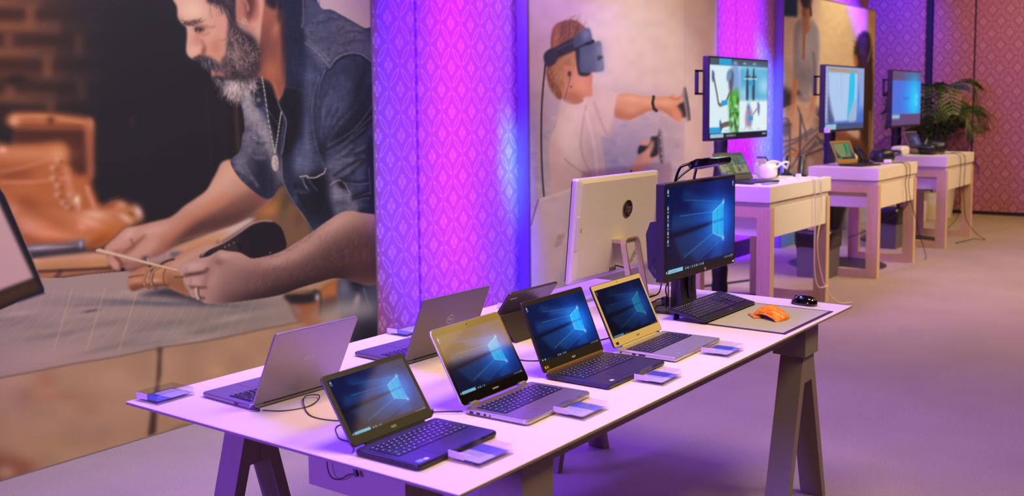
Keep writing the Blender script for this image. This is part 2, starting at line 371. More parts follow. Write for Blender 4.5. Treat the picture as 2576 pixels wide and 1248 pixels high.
def craftsman_print():
    A=Art(-60,-170,965,1225,2.0,(25,20,26)); T=A.org
    # brick background
    T(0,0,3.9)
    base=A.mask([(-300,-700),(560,-700),(700,300),(640,900),(560,1150),(-300,1150)],70,False)
    A.put(base,(62,30,24),.9)
    def band(y,h,x1,c,al): A.poly([(-300,y),(x1,y+18),(x1,y+h+10),(-300,y+h)],c,9,al,None,False)
    for y in (-610,-370,-130): band(y,110,560,(130,78,50),.7)
    for y,h,x1,al in ((-30,100,420,.85),(205,105,600,.8),(460,100,560,.75),(700,80,640,.35),(905,105,560,.6)):
        band(y,h,x1,(140,80,48),al); A.blob(x1,y+60,320,60,(60,36,38),.6)
    for x,y,w,h,al in ((300,165,45,110,.8),(85,400,50,80,.7),(780,440,40,110,.35),(470,660,45,100,.7),(800,880,40,90,.35),(100,900,50,70,.7),(500,1060,40,60,.5)):
        A.poly([(x-w,y-h),(x+w,y-h),(x+w,y+h),(x-w,y+h)],(125,72,48),7,al,None,False)
    A.blob(160,780,110,50,(28,14,16),.8); A.blob(950,-80,300,200,(40,28,42),.6)
    A.blob(1295,1190,30,60,(60,38,40),.6)
    for x,c,al in ((1010,(38,26,30),.5),(1150,(70,45,38),.7),(1085,(34,28,34),.4)):
        T(0,0,1.95); A.line([(x,430),(x+25,800)],c,9,4,al)
    # right upper wall behind the shoulder
    T(640,0,2.972); A.poly([(330,-520),(900,-520),(900,330),(640,130),(370,20)],(196,164,158),1,1,None,False)
    A.line([(487,-300),(487,45)],(120,105,112),2); A.line([(868,-300),(868,230)],(150,140,145),5,1,.7)
    T(640,400,2.972)
    # blurry boots
    T(0,270,4.457)
    A.poly([(110,130),(150,72),(320,60),(600,85),(980,130),(1050,165),(1055,260),(1045,560),(1050,760),(1020,850),(1075,1040),(1120,1150),(500,1200),(150,700),(180,230)],(118,58,36),6)
    A.poly([(180,240),(520,240),(950,235),(975,400),(985,740),(860,760),(780,640),(740,420),(500,400),(200,430)],(72,32,24),9,1)
    A.poly([(110,90),(560,75),(980,130),(980,225),(560,230),(130,215)],(176,98,56),7,.95)
    A.line([(180,110),(500,105),(960,175)],(206,132,82),9,5,.7); A.line([(200,210),(900,215)],(120,60,34),9,5,.7)
    A.blob(165,150,60,60,(226,150,110),.9); A.blob(570,150,50,55,(92,44,26),.8); A.blob(1010,190,35,60,(214,140,104),.8)
    A.poly([(960,180),(1050,180),(1045,500),(1050,780),(1000,800),(985,520)],(176,100,62),7,.9)
    A.poly([(-300,430),(100,430),(400,425),(710,405),(745,500),(770,640),(860,770),(985,770),(1020,880),(1090,1060),(1130,1260),(600,1500),(-300,1500)],(170,92,48),8)
    A.blob(300,520,420,80,(196,124,82),.8); A.blob(640,520,110,90,(204,138,88),.8); A.blob(30,480,50,40,(226,160,128),.9)
    A.poly([(20,720),(300,690),(480,620),(560,590),(400,660),(330,800),(60,830)],(128,60,30),12,.8)
    A.line([(30,720),(300,660),(540,580)],(196,122,88),8,6,.6); A.line([(40,840),(400,835),(760,790)],(206,124,92),8,5,.7)
    A.poly([(180,1030),(330,1060),(620,1180),(700,1300),(500,1300),(300,1180)],(132,62,24),14,.8)
    A.blob(180,1170,150,90,(214,140,112),.7,20); A.blob(560,950,180,130,(178,96,44),.6)
    for x,y in ((590,680),(590,790),(640,880),(640,980),(700,1070),(750,1120),(640,590),(780,980)): A.blob(x,y,38,36,(206,146,118),.7); A.blob(x+45,y+20,30,25,(124,70,44),.5)
    A.line([(740,700),(780,880),(800,1050)],(206,136,108),14,8,.6)
    A.blob(862,1040,42,60,(238,196,156),.95); A.blob(880,1120,30,60,(214,160,126),.6)
    A.line([(975,900),(1010,1000),(1060,1130)],(214,142,122),9,5,.7)
    T(0,480,4.457)
    foot=A.poly([(860,240),(1060,200),(1140,190),(1240,130),(1340,108),(1420,135),(1440,170),(1510,160),(1570,210),(1600,290),(1590,340),(1520,370),(1400,430),(1280,530),(1170,620),(1060,670),(960,690),(700,640),(300,600),(230,440),(160,260),(400,180)],(188,110,66),7)
    A.blob(1350,150,70,40,(204,150,130),.8,0,foot); A.blob(1550,240,45,70,(206,170,160),.9,-25); A.blob(1240,160,100,40,(140,64,34),.7,-20,foot)
    A.blob(1470,260,50,30,(132,78,30),.8,30,foot); A.blob(1420,320,90,40,(220,176,152),.9,35,foot)
    A.blob(1050,260,170,60,(218,160,132),.9,10,foot); A.blob(1000,350,130,50,(224,158,128),.8,20,foot); A.blob(920,400,60,50,(230,150,120),.7,0,foot)
    A.blob(1200,480,260,70,(178,96,36),.9,-25,foot); A.blob(1080,590,220,60,(140,70,24),.9,-25,foot)
    A.blob(330,400,180,100,(220,142,116),.8,20,foot); A.blob(620,490,240,50,(218,132,96),.7,8,foot); A.poly([(240,500),(500,550),(820,570),(860,600),(500,640),(260,600)],(150,70,30),9,.8)
    A.poly([(220,120),(420,190),(680,330),(760,420),(600,360),(300,220)],(134,60,24),14,.8)
    # tool handle
    m=A.poly([(290,620),(500,600),(760,585),(900,545),(950,560),(965,680),(900,700),(600,740),(360,765)],(108,94,104),4)
    A.poly([(330,700),(700,670),(960,650),(960,700),(600,760),(340,770)],(38,28,36),9,.95,m); A.blob(450,640,180,26,(190,170,175),.7,-5,m); A.blob(700,630,120,14,(196,140,120),.6,-5,m); A.blob(905,600,22,50,(176,162,178),.8,0,m)
    A.poly([(360,770),(600,735),(900,700),(1100,690),(1110,670),(900,665),(600,720),(360,745)],(24,18,22),6,.9)
    # leather tube and strip
    m=A.poly([(360,768),(700,725),(1080,690),(1220,700),(1230,860),(900,880),(400,905)],(204,146,116),4,1,None,False)
    A.poly([(380,840),(800,810),(1240,790),(1240,880),(800,900),(390,920)],(172,112,52),12,.9,m); A.blob(380,780,60,16,(232,170,90),.7,0,m)
    m=A.poly([(400,905),(800,885),(1290,862),(1300,912),(900,950),(600,990),(440,1005)],(164,100,72),3,1,None,False)
    A.line([(440,905),(800,890),(1240,868)],(60,34,22),5,3,.9); A.line([(480,1003),(760,980),(1280,912)],(88,56,46),5,3,.8); A.line([(680,905),(620,985)],(60,40,42),9,4,.8)
    # worktop wood below
    T(0,0,1)
    wood=A.poly([(-60,700),(790,700),(965,700),(965,1225),(-60,1290)],(166,128,98),1,1,None,False)
    T(0,700,2.311)
    for x,y,rx,ry,c,al in ((270,600,60,50,(176,112,76),.6),(330,690,200,30,(170,110,76),.5),(120,700,60,60,(150,108,90),.5),(500,760,90,50,(148,98,74),.4),(600,900,110,60,(146,112,92),.5),(120,930,100,100,(184,140,106),.5),(300,1000,200,80,(176,140,92),.5),(1250,540,60,30,(190,140,100),.6),(60,650,80,120,(176,140,120),.5),(700,640,200,60,(190,150,110),.5),(1000,700,120,60,(186,146,108),.5),(680,560,90,40,(184,140,108),.5),(440,900,80,90,(160,122,96),.5)):
        A.blob(x,y,rx,ry,c,al)
    A.poly([(-100,1040),(80,1050),(160,1060),(210,1100),(190,1150),(120,1190),(-100,1250)],(112,58,38),22,.95); A.blob(30,1130,70,50,(188,142,112),.8)
    A.grain(.05,(60,40),3); 
    # cutting mat
    mat=A.poly([(-160,60),(220,20),(520,-20),(860,-50),(1560,-60),(1640,90),(1720,210),(1765,250),(1525,300),(1240,360),(940,405),(700,455),(400,505),(200,545),(-20,585),(-160,620)],(158,132,124),1,1,None,False)
    A.poly([(-160,300),(500,260),(1000,200),(1765,150),(1765,300),(900,420),(-160,620)],(150,128,116),30,.8,mat)
    A.blob(300,450,420,90,(176,140,132),.7,-8,mat); A.blob(900,330,300,60,(132,122,112),.6,-8,mat); A.blob(1400,200,300,90,(122,114,104),.7,-5,mat)
    r=np.random.RandomState(5)
    for i in range(60):
        x,y=r.rand()*1700,r.rand()*300+30+r.rand()*150; A.blob(x,y,60+r.rand()*120,8+r.rand()*16,((112,100,98),(186,160,150),(128,110,108))[i%3],.4*r.rand()+.12,-8+r.randn()*6,mat)
    A.blob(530,190,50,9,(72,66,74),.7,-10,mat); A.blob(760,140,260,20,(84,82,88),.6,3,mat); A.blob(1200,150,200,20,(78,74,86),.6,3,mat)
    for i in range(22):
        x=60+i*66; xb=x-70-(.9-i/22)*130; A.line([(x+60,60+i%3*14),(x-5,220),(xb,330+i%4*20)],(206,172,142),1.6,.6,.32,mat)
    for k in (0,5,10): x=390+k*38; A.line([(x+30,60),(x-50,330),(x-80,420)],(220,180,140),2,.6,.5,mat)
    A.line([(-20,583),(200,543),(400,503),(700,453),(940,403),(1240,358),(1525,298),(1765,250)],(112,84,70),4,2,.8)
    T(660,560,4.16)
    A.poly([(225,740),(270,770),(330,860),(380,960),(430,1050),(380,1060),(300,900),(235,770)],(120,92,88),3,.9)
    # crack in the timber
    T(0,700,2.311); A.poly([(915,408),(950,405),(940,440),(938,560),(925,620),(908,900),(878,925),(862,915),(880,780),(912,620),(918,520),(922,440)],(58,38,34),3,.95,None,False)
    A.poly([(1010,880),(1110,850),(1080,900),(1000,940)],(92,66,44),8,.7)
    # things at right below the arm
    T(660,560,4.16)
    A.poly([(330,870),(600,700),(820,600),(820,800),(560,1100),(430,1060)],(148,84,46),5)
    A.poly([(240,760),(540,720),(600,760),(590,830),(340,860),(270,820)],(34,28,30),4); A.blob(400,735,110,20,(150,96,78),.7)
    A.line([(555,720),(610,760),(615,870),(605,960)],(58,46,50),9,2); A.blob(575,785,26,40,(190,170,176),.9)
    A.poly([(640,700),(800,630),(790,790),(640,810)],(176,102,54),4); A.poly([(640,810),(790,780),(790,900),(640,980)],(84,52,44),6)
    A.blob(370,920,60,40,(140,116,120),.7,50)
    jn=A.poly([(800,600),(930,560),(1050,440),(1250,380),(1250,1260),(950,1260),(820,1000),(790,800)],(72,74,96),3)
    A.blob(860,680,70,80,(112,108,128),.8,0,jn); A.blob(1100,560,110,120,(28,28,46),.9,0,jn); A.poly([(905,590),(1000,740),(1060,640),(1100,500)],(22,22,36),8,.9,jn)
    A.poly([(1000,750),(1020,800),(980,920),(950,960),(960,870)],(216,176,168),3,.95); A.line([(1060,690),(1100,820),(1140,920)],(150,144,160),2,.5,.7,jn)
    A.blob(900,920,260,120,(160,150,148),.85,0); A.blob(700,980,160,80,(158,146,140),.8); A.blob(1060,930,120,90,(148,142,146),.8)
    A.poly([(980,1060),(1250,1050),(1250,1400),(900,1400),(940,1260)],(24,22,36),24,.95)
    A.poly([(430,1060),(620,1010),(760,1100),(300,1200)],(188,138,108),24,.7)
    # background seen between arm and shirt
    T(540,400,4.457)
    bg=A.poly([(380,640),(560,470),(780,270),(1120,820),(1100,900),(760,1060),(380,760)],(112,80,60),5,1,None,False)
    A.blob(620,570,150,90,(176,108,56),.9,-20,bg); A.blob(800,470,60,160,(74,58,40),.8,20,bg); A.blob(900,800,80,120,(120,84,62),.8,0,bg); A.blob(960,650,60,120,(98,62,48),.7,20,bg); A.blob(400,660,20,40,(30,34,48),.9,30)
    # far forearm and hand
    T(240,480,3.9)
    A.poly([(720,590),(1000,470),(1500,270),(1530,320),(1250,500),(1000,620),(720,640)],(196,166,152),4)
    A.poly([(720,575),(950,490),(1150,440),(1330,400),(1200,500),(1000,570),(720,610)],(192,126,76),7,.9); A.poly([(480,650),(720,590),(830,620),(760,680),(600,730),(470,720)],(176,138,128),5,.9)
    A.poly([(730,610),(860,600),(900,640),(780,670)],(70,66,80),5,.7)
    arm=A.poly([(1100,-10),(1000,70),(880,150),(800,220),(720,270),(600,300),(400,350),(300,370),(200,460),(110,540),(92,580),(130,630),(118,690),(180,765),(238,790),(265,740),(330,800),(420,800),(500,750),(470,690),(600,655),(700,600),(830,500),(1000,450),(1200,390),(1400,320),(1530,240),(1600,190),(1720,90),(1700,-200),(1300,-300),(1180,-150)],(184,130,110),1.2)
    A.poly([(1700,-60),(1400,60),(1150,190),(1000,270),(850,380),(700,500),(560,620),(460,700),(720,640),(860,520),(1100,440),(1420,330),(1750,100)],(118,72,62),13,.95,arm)
    A.poly([(1000,300),(880,390),(800,470),(700,580),(800,560),(1000,450),(1250,380),(1450,300),(1640,140),(1300,230)],(72,44,42),13,.85,arm)
    A.poly([(1300,-300),(1100,0),(900,170),(1000,160),(1250,20),(1480,-200)],(216,164,140),14,.7,arm); A.line([(1250,80),(1000,240),(820,370),(640,540)],(190,112,78),26,9,.5,arm)
    A.blob(560,390,150,50,(206,156,134),.8,-15,arm); A.blob(330,420,90,40,(212,162,142),.8,-40,arm); A.blob(640,520,70,60,(150,92,70),.5,-40,arm)
    A.poly([(260,600),(330,560),(480,440),(500,450),(420,530),(360,610),(290,640)],(120,62,46),5,.85,arm); A.poly([(160,590),(250,580),(270,520),(250,600),(200,620)],(120,60,44),5,.7,arm)
    A.line([(350,480),(370,540),(300,600)],(132,76,60),5,3,.8,arm); A.poly([(90,585),(130,560),(230,470),(330,400),(300,480),(200,570)],(206,150,132),8,.7,arm)
    A.poly([(270,640),(400,570),(520,480),(640,430),(600,560),(450,640),(330,680)],(196,142,120),9,.8,arm)
    A.poly([(250,700),(380,720),(500,700),(520,760),(400,810),(270,790)],(108,66,60),6,.9,arm); A.blob(330,740,70,25,(168,112,96),.8,-5,arm); A.blob(430,720,40,25,(160,100,90),.7,0,arm)
    A.blob(190,720,50,50,(204,140,112),.7,20,arm); A.line([(200,650),(245,700),(262,770)],(112,58,44),8,3,.9,arm); A.blob(240,775,24,20,(150,84,64),.7,0,arm)
    A.poly([(460,660),(520,650),(500,690),(470,690)],(46,40,46),3); A.line([(508,662),(520,690)],(200,200,200),2,0,.9)
    # sandal
    A.poly([(420,1040),(600,980),(740,950),(900,1010),(1040,1070),(1100,1115),(900,1075),(640,1040)],(50,44,56),6,.95); A.blob(700,1110,240,22,(92,90,98),.8,2)
    body=A.poly([(318,905),(330,860),(380,800),(480,750),(640,715),(760,670),(880,590),(1000,540),(1130,500),(1260,515),(1120,600),(1000,700),(900,800),(870,900),(930,1035),(850,1010),(740,965),(690,940),(600,950),(500,945),(430,975),(370,992),(330,960)],(176,116,82),1.2)
    A.poly([(760,850),(860,840),(930,900),(940,1040),(760,970),(690,930),(720,800)],(134,82,54),8,.8,body); A.poly([(330,980),(360,930),(470,930),(520,950),(400,1000)],(96,54,32),6,.9,body)
    A.poly([(480,930),(700,920),(700,960),(480,965)],(70,38,26),5,.9,body); A.blob(570,880,60,18,(222,160,126),.8,-5,body); A.blob(400,880,60,20,(206,146,108),.7,-10,body); A.blob(600,790,130,22,(200,138,100),.7,-12,body)
    A.poly([(700,730),(860,640),(1000,560),(1140,505),(1180,560),(1000,660),(880,760),(800,790)],(192,148,132),7,.8,body)
    A.line([(690,760),(668,830),(672,900),(700,940)],(96,58,40),3,.5,.8); A.line([(330,850),(400,835),(480,828)],(90,52,36),3,.5,.8); A.line([(780,850),(870,845)],(84,48,36),4,1,.8)
    A.line([(620,735),(540,740),(560,800),(548,860),(556,930),(590,955)][1:],(60,38,30),8,1,.9); A.line([(640,725),(700,690),(770,672)],(52,34,28),5,.5,.9)
    for dx in (0,68): A.line([(585+dx*.6,738+dx*.2),(510+dx*.9,790),(478+dx,860),(486+dx,930),(530+dx*.8,955)],(128,88,64),7,0); A.line([(583+dx*.6,736+dx*.2),(506+dx*.9,790),(474+dx,860),(480+dx,925)],(196,150,118),2.5,.3,.9)
    sole=A.poly([(1030,660),(1100,590),(1240,520),(1400,425),(1530,335),(1640,298),(1740,305),(1825,365),(1866,470),(1868,570),(1700,630),(1500,670),(1280,700)],(26,20,28),1)
    A.poly([(1040,640),(1100,590),(1260,520),(1400,450),(1430,560),(1400,650),(1200,650)],(62,44,48),16,.8,sole); A.line([(1040,640),(1110,575),(1250,512),(1400,418),(1530,330),(1640,296),(1730,300)],(196,150,136),4,1,.8)
    for x,y in ((1270,550),(1310,534),(1358,510),(1715,606)): A.blob(x,y,6,6,(220,200,195),.9)
    A.line([(1400,530),(1430,540),(1425,610)],(20,14,18),6,2,.9); A.blob(1420,545,26,26,(20,14,18),.8)
    A.line([(1190,480),(1195,510),(1212,515),(1208,480)],(120,84,72),2,0,.8)
    # strip of leather held across
    A.poly([(5,585),(40,568),(120,590),(400,668),(820,778),(825,797),(480,716),(200,642),(10,600)],(206,170,138),.8,1,None,False); A.line([(10,600),(200,643),(480,716),(815,796)],(128,92,72),1.6,0,.8)
    # shirt
    T(0,0,1.95)
    sh=A.poly([(1290,-330),(1500,-330),(1560,10),(1640,55),(1780,135),(1835,180),(1850,600),(1850,1105),(1750,1088),(1690,1080),(1650,1072),(1640,1110),(1538,1140),(1500,1060),(1435,995),(1386,905),(1340,968),(1300,975),(1240,935),(1180,880),(1140,820),(1135,785),(1178,742),(1192,660),(1202,640),(1195,560),(1184,480),(1250,452),(1246,380),(1290,375),(1345,425),(1368,490),(1392,425),(1385,330),(1390,60)],(44,46,72),1)
    A.poly([(1490,-20),(1640,60),(1780,140),(1838,200),(1838,320),(1700,265),(1590,340),(1500,220),(1495,60)],(92,88,108),9,.75,sh)
    T(640,0,2.972)
    A.poly([(210,0),(370,0),(368,160),(380,330),(370,640),(300,660),(222,620),(218,480),(195,450),(215,200)],(32,32,56),5,.95,sh); A.line([(358,-100),(366,60),(364,160),(355,200)],(150,130,136),3,1,.7,sh)
    A.poly([(380,60),(560,60),(640,120),(520,260),(400,200)],(70,72,100),14,.7,sh); A.blob(700,200,120,60,(120,110,128),.6,30,sh)
    for p in ([(440,170),(520,130),(620,140)],[(560,360),(600,260),(660,190)],[(640,260),(720,230),(800,240)],[(640,330),(740,300),(800,300)],[(680,370),(700,310),(760,260)],[(430,240),(470,170),(540,150)]): A.line(p,(36,34,54),7,4,.6,sh); A.line([(x+4,y-12) for x,y in p],(142,130,146),4,3,.45,sh)
    A.poly([(555,500),(640,420),(740,395),(830,420),(885,480),(885,540),(700,500),(600,600),(500,760),(480,700),(520,560)],(50,50,76),9,.8,sh)
    A.line([(380,320),(470,390),(560,500)],(124,114,132),4,1.5,.75,sh); A.line([(395,300),(480,370),(560,450)],(140,128,142),2,1,.6,sh)
    A.line([(565,510),(610,440),(700,398),(790,402),(850,440),(885,470)],(150,138,152),2.5,1,.8,sh); A.line([(560,525),(620,455),(700,415),(790,418),(880,490)],(16,16,30),4,2,.8,sh)
    A.line([(530,520),(490,620),(475,720),(470,860)],(140,130,150),2,1,.6,sh); A.line([(545,520),(505,640),(485,740)],(22,22,40),4,2,.7,sh)
    A.line([(222,640),(300,662),(380,690)],(128,120,142),3,1.5,.7,sh)
    T(560,180,4.457)
    # dark openings and folds of the chest
    A.poly([(440,70),(520,80),(580,150),(640,320),(625,330),(660,450),(700,560),(640,700),(590,900),(540,640),(490,330),(450,190)],(17,15,26),3,1,sh)
    A.poly([(680,170),(940,230),(930,420),(900,700),(800,900),(760,1240),(690,1240),(665,1000),(660,800),(710,600),(700,520),(640,400),(625,310)],(19,18,30),7,.97,sh)
    A.poly([(200,310),(350,270),(400,420),(520,600),(600,900),(690,1240),(620,1240),(540,1060),(480,900),(400,700),(240,620),(250,560),(215,400)],(142,128,136),6,.95,sh)
    A.poly([(360,100),(450,90),(470,300),(440,400),(350,360)],(28,22,34),4,.95,sh); A.line([(365,110),(350,330),(380,365)],(160,146,150),2,.6,.8); A.blob(400,320,30,30,(130,118,124),.7,0,sh); A.line([(460,400),(540,480),(620,600)],(120,116,140),2,1,.5,sh)
    A.poly([(205,780),(250,650),(400,720),(480,900),(560,1120),(640,1300),(300,1300),(150,1100),(100,990),(200,880)],(100,94,112),9,.9,sh); A.poly([(340,960),(480,930),(560,1100),(640,1300),(420,1420),(250,1250),(330,1120)],(24,24,42),16,.95,sh)
    for p in ([(300,620),(360,700),(390,790)],[(330,720),(380,780),(460,800)],[(310,900),(360,980),(480,990)],[(150,1110),(260,1160),(330,1230)],[(240,1050),(320,1180),(400,1300)]): A.line(p,(40,36,54),8,5,.65,sh); A.line([(x-10,y-22) for x,y in p],(176,160,168),5,4,.45,sh)
    A.poly([(940,0),(1080,0),(1020,300),(1010,600),(1060,850),(1150,1100),(1100,1130),(1000,1100),(860,1180),(780,1100),(840,900),(910,700),(930,300)],(70,72,106),12,.95,sh)
    A.blob(880,1040,90,110,(108,106,134),.7,10,sh); A.blob(950,800,30,200,(104,102,132),.6,0,sh); A.blob(980,100,40,180,(86,86,116),.6,0,sh)
    A.line([(1080,60),(1020,260),(1005,520),(1050,820),(1140,1080)],(122,118,146),3,2,.7,sh); A.poly([(1090,100),(1030,300),(1020,560),(1070,820),(1150,1060),(1160,900),(1080,640),(1060,400)],(18,17,30),8,.95,sh)
    A.poly([(1130,160),(1330,60),(1500,60),(1500,300),(1350,500),(1200,700),(1140,840),(1080,640),(1070,380)],(70,72,106),12,.85,sh)
    for p in ([(1180,240),(1100,420),(1110,600)],[(1240,380),(1160,560),(1140,700)],[(1300,430),(1230,560),(1160,720)],[(1500,380),(1380,500),(1200,680)],[(1320,560),(1240,660),(1160,800)]): A.line(p,(34,34,58),10,6,.6,sh); A.line([(x+26,y-8) for x,y in p],(124,120,150),5,4,.5,sh)
    A.poly([(1500,60),(1690,-40),(1700,500),(1600,640),(1400,800),(1160,880),(1160,820),(1300,640),(1420,470)],(22,22,38),16,.85,sh); A.blob(1620,130,50,160,(60,60,90),.5,20,sh)
    for p in ([(1700,360),(1560,560),(1430,690),(1180,840)],[(1690,490),(1590,590),(1480,690),(1350,820),(1180,920)],[(1590,640),(1480,730),(1300,880),(1180,960)]): A.line(p,(132,126,152),3,2,.8,sh); A.line([(x+8,y+16) for x,y in p],(14,13,26),7,3,.8,sh)
    A.poly([(1160,900),(1340,840),(1600,760),(1640,900),(1640,1240),(1300,1500),(1240,1280),(1190,1120)],(60,62,94),12,.85,sh)
    for p in ([(1350,920),(1480,900),(1600,850)],[(1260,1200),(1420,1120),(1580,960)],[(1190,1080),(1320,1010),(1460,1000)],[(1280,960),(1350,930),(1440,850)]): A.line(p,(132,128,156),6,4,.6,sh); A.line([(x+10,y+28) for x,y in p],(20,20,36),9,5,.7,sh)
    A.poly([(1620,840),(1720,800),(1740,1700),(1640,1700)],(17,16,28),8,.9,sh)
    T(540,400,4.457)
    A.poly([(780,0),(900,20),(880,260),(960,480),(1080,600),(1370,680),(1100,820),(960,590),(850,440),(770,260)],(36,38,64),9,.9,sh); A.poly([(1010,220),(1270,120),(1300,430),(1370,640),(1120,640),(980,520)],(17,17,30),16,.95,sh)
    A.blob(1000,80,90,100,(94,94,124),.7,0,sh); A.blob(900,450,40,60,(70,72,100),.6,0,sh); A.line([(900,280),(960,440),(1030,540)],(14,14,26),5,3,.8,sh); A.line([(920,360),(1010,370),(1060,350)],(90,92,120),6,4,.5,sh)
    A.line([(955,200),(1035,190),(1045,208),(1130,208),(1190,176),(1225,160),(1245,110)],(216,196,180),2.6,0,.95); A.line([(985,220),(1010,290),(1040,330)],(170,160,170),3,1,.7); A.line([(1060,240),(1110,310),(1150,350)],(120,118,140),3,2,.5)
    A.poly([(1255,60),(1320,0),(1600,-20),(1400,160),(1300,260)],(100,98,124),9,.7,sh); A.poly([(1300,290),(1350,240),(1470,330),(1560,440),(1640,560),(1560,660),(1380,690),(1360,560),(1310,450)],(120,114,136),9,.9,sh)
    A.poly([(1380,255),(1440,260),(1490,360),(1400,310)],(14,13,24),4,.95,sh); A.line([(1300,290),(1360,246),(1440,250),(1500,350),(1520,400)],(186,172,176),2,.5,.8)
    for p in ([(1440,260),(1600,280),(1720,270)],[(1560,440),(1660,400),(1745,378)],[(1560,470),(1680,440),(1730,440)],[(1350,200),(1500,100),(1640,20)]): A.line(p,(150,144,166),3,1.5,.8,sh); A.line([(x,y-16) for x,y in p],(15,14,28),7,4,.8,sh)
    A.poly([(1330,490),(1440,480),(1500,500),(1400,530)],(30,28,46),6,.8,sh); A.poly([(1370,590),(1470,570),(1520,640),(1400,660)],(56,54,78),8,.7,sh); A.line([(1730,100),(1745,380)],(110,106,130),2,1,.6,sh); A.line([(1640,580),(1780,590)],(20,20,34),14,6,.7,sh)
    A.grain(.10,(3,14),11,sh); A.grain(.10,(12,3),12,sh); A.grain(.12,(30,30),13,sh)
    T(540,400,4.457); A.line([(770,262),(850,430),(950,580),(1060,740),(1112,822)],(158,140,140),1.8,0,.8); A.line([(750,0),(756,180),(770,262)],(140,124,128),2,.5,.7)
    T(560,180,4.457); A.line([(680,170),(670,240),(627,315),(628,360),(655,430),(700,520),(714,580),(700,680),(680,840),(662,920)],(140,140,170),2,.3,.85); A.line([(690,520),(670,700),(655,900),(662,1240)],(110,108,134),2,.5,.6)
    # neck
    T(400,0,4.457)
    nk=A.poly([(860,-700),(1290,-700),(1340,100),(1337,430),(1400,640),(1420,900),(1400,1010),(1335,1130),(1270,940),(1180,860),(1100,860),(1060,700),(900,300)],(150,84,66),2)
    T(0,0,1.95)
    A.poly([(1240,150),(1330,100),(1380,60),(1395,320),(1392,430),(1368,490),(1330,400),(1270,375),(1250,250)],(140,76,62),4,1); A.blob(1300,220,50,80,(106,58,58),.7,0); A.blob(1360,130,18,50,(190,120,80),.7,20); A.blob(1330,350,40,50,(176,98,64),.7,0); A.blob(1372,80,14,50,(56,34,40),.8)
    A.poly([(1383,100),(1400,60),(1400,430),(1386,300)],(44,30,42),5,.8); A.line([(1340,400),(1362,450),(1368,488)],(200,130,96),2,1,.6)
    # head
    T(400,0,4.457)
    hd=A.poly([(60,-260),(110,-120),(160,0),(205,80),(215,195),(250,255),(285,290),(310,315),(318,400),(310,520),(312,590),(340,640),(400,672),(450,655),(520,660),(580,770),(590,820),(600,860),(640,930),(720,970),(740,1040),(800,1090),(870,1120),(960,1080),(1060,980),(1100,700),(1150,300),(1150,-300),(600,-700)],(202,146,124),1.2)
    A.poly([(450,-300),(700,-200),(800,0),(780,300),(760,640),(700,760),(560,620),(600,400),(560,100)],(184,120,100),26,.7,hd); A.blob(380,110,150,110,(214,172,142),.8,10,hd); A.blob(600,400,110,90,(206,146,122),.7,0,hd); A.blob(640,520,80,110,(176,108,86),.7,0,hd)
    A.blob(380,560,60,60,(220,160,138),.8,0,hd); A.blob(440,420,60,100,(170,106,88),.6,20,hd); A.blob(500,570,28,60,(122,62,46),.75,15,hd); A.blob(345,480,20,90,(196,136,120),.7,0,hd); A.blob(430,570,40,40,(214,150,128),.7,0,hd)
    A.line([(400,655),(440,640),(452,632)],(60,26,26),7,3,.9); A.line([(485,470),(510,540),(500,600)],(132,74,58),6,5,.6,hd)
    # eye and brow
    A.poly([(225,180),(250,240),(300,275),(400,262),(470,240),(490,235),(440,232),(380,240),(310,262),(262,235)],(70,44,46),3,.9,hd); A.hairs(90,[(240,215),(300,240),(470,215),(480,255),(330,300),(260,290)],-15,45,[(48,30,36),(92,66,62)],1.3,3,.8,None,18)
    A.poly([(400,310),(440,298),(520,310),(560,318),(500,330),(450,352),(410,340)],(46,28,32),4,.95,hd); A.hairs(30,[(400,310),(520,315),(470,340),(410,335)],70,34,[(30,20,26)],1.3,4,.9); A.line([(390,290),(470,280),(580,310),(620,296)],(150,92,72),4,3,.7,hd); A.line([(450,370),(510,390),(560,370)],(150,92,74),4,3,.6,hd); A.blob(520,350,40,20,(190,128,96),.7,0,hd)
    # lips
    A.poly([(578,768),(640,770),(700,800),(735,850),(600,855),(592,820)],(188,104,90),3,1,hd); A.poly([(580,760),(660,760),(720,810),(720,840),(660,800),(590,785)],(112,58,58),3,.9,hd)
    # hair and beard
    A.poly([(560,-400),(1200,-400),(1150,-60),(940,10),(880,110),(880,260),(830,300),(790,250),(760,170),(720,90),(640,50),(560,40),(540,-20)],(38,28,36),5,.97)
    A.hairs(260,[(560,-300),(900,-300),(880,200),(800,300),(740,120),(570,40)],70,120,[(24,18,26),(70,56,62),(110,92,96),(52,40,46)],1.5,7,.7,None,14)
    bd=A.poly([(790,240),(880,280),(960,370),(1050,420),(1110,520),(1130,700),(1110,850),(1060,980),(960,1085),(870,1125),(780,1080),(730,1020),(720,960),(640,950),(600,870),(650,850),(735,860),(720,800),(660,750),(590,770),(530,770),(470,720),(430,660),(480,625),(560,640),(650,690),(720,740),(700,680),(760,600),(770,450)],(66,46,52),4)
    A.poly([(900,300),(1050,400),(1120,520),(1130,700),(1100,850),(1060,760),(1040,560),(930,420)],(28,20,30),12,.85); A.blob(850,580,90,120,(128,98,98),.75,0,bd); A.blob(860,830,90,50,(38,26,32),.9,0,bd); A.blob(830,1000,100,90,(170,146,146),.9,0,bd); A.blob(960,1020,60,60,(140,118,120),.8,0,bd); A.blob(520,700,70,40,(38,40,54),.85,30,bd); A.poly([(605,860),(700,855),(735,960),(690,970),(640,930)],(24,24,34),5,.9,bd)
    ang=lambda p: 95 if p[1]<450 else (60+ (p[0]-900)*.12 if p[1]<800 else 100-(p[0]-850)*.14)
    A.hairs(520,[(790,260),(960,380),(1080,500),(1100,760),(980,800),(740,800),(720,660),(770,480)],ang,70,[(176,142,136),(206,176,168),(40,28,34),(96,70,72),(150,116,112),(30,22,30)],1.3,9,.75,None,40)
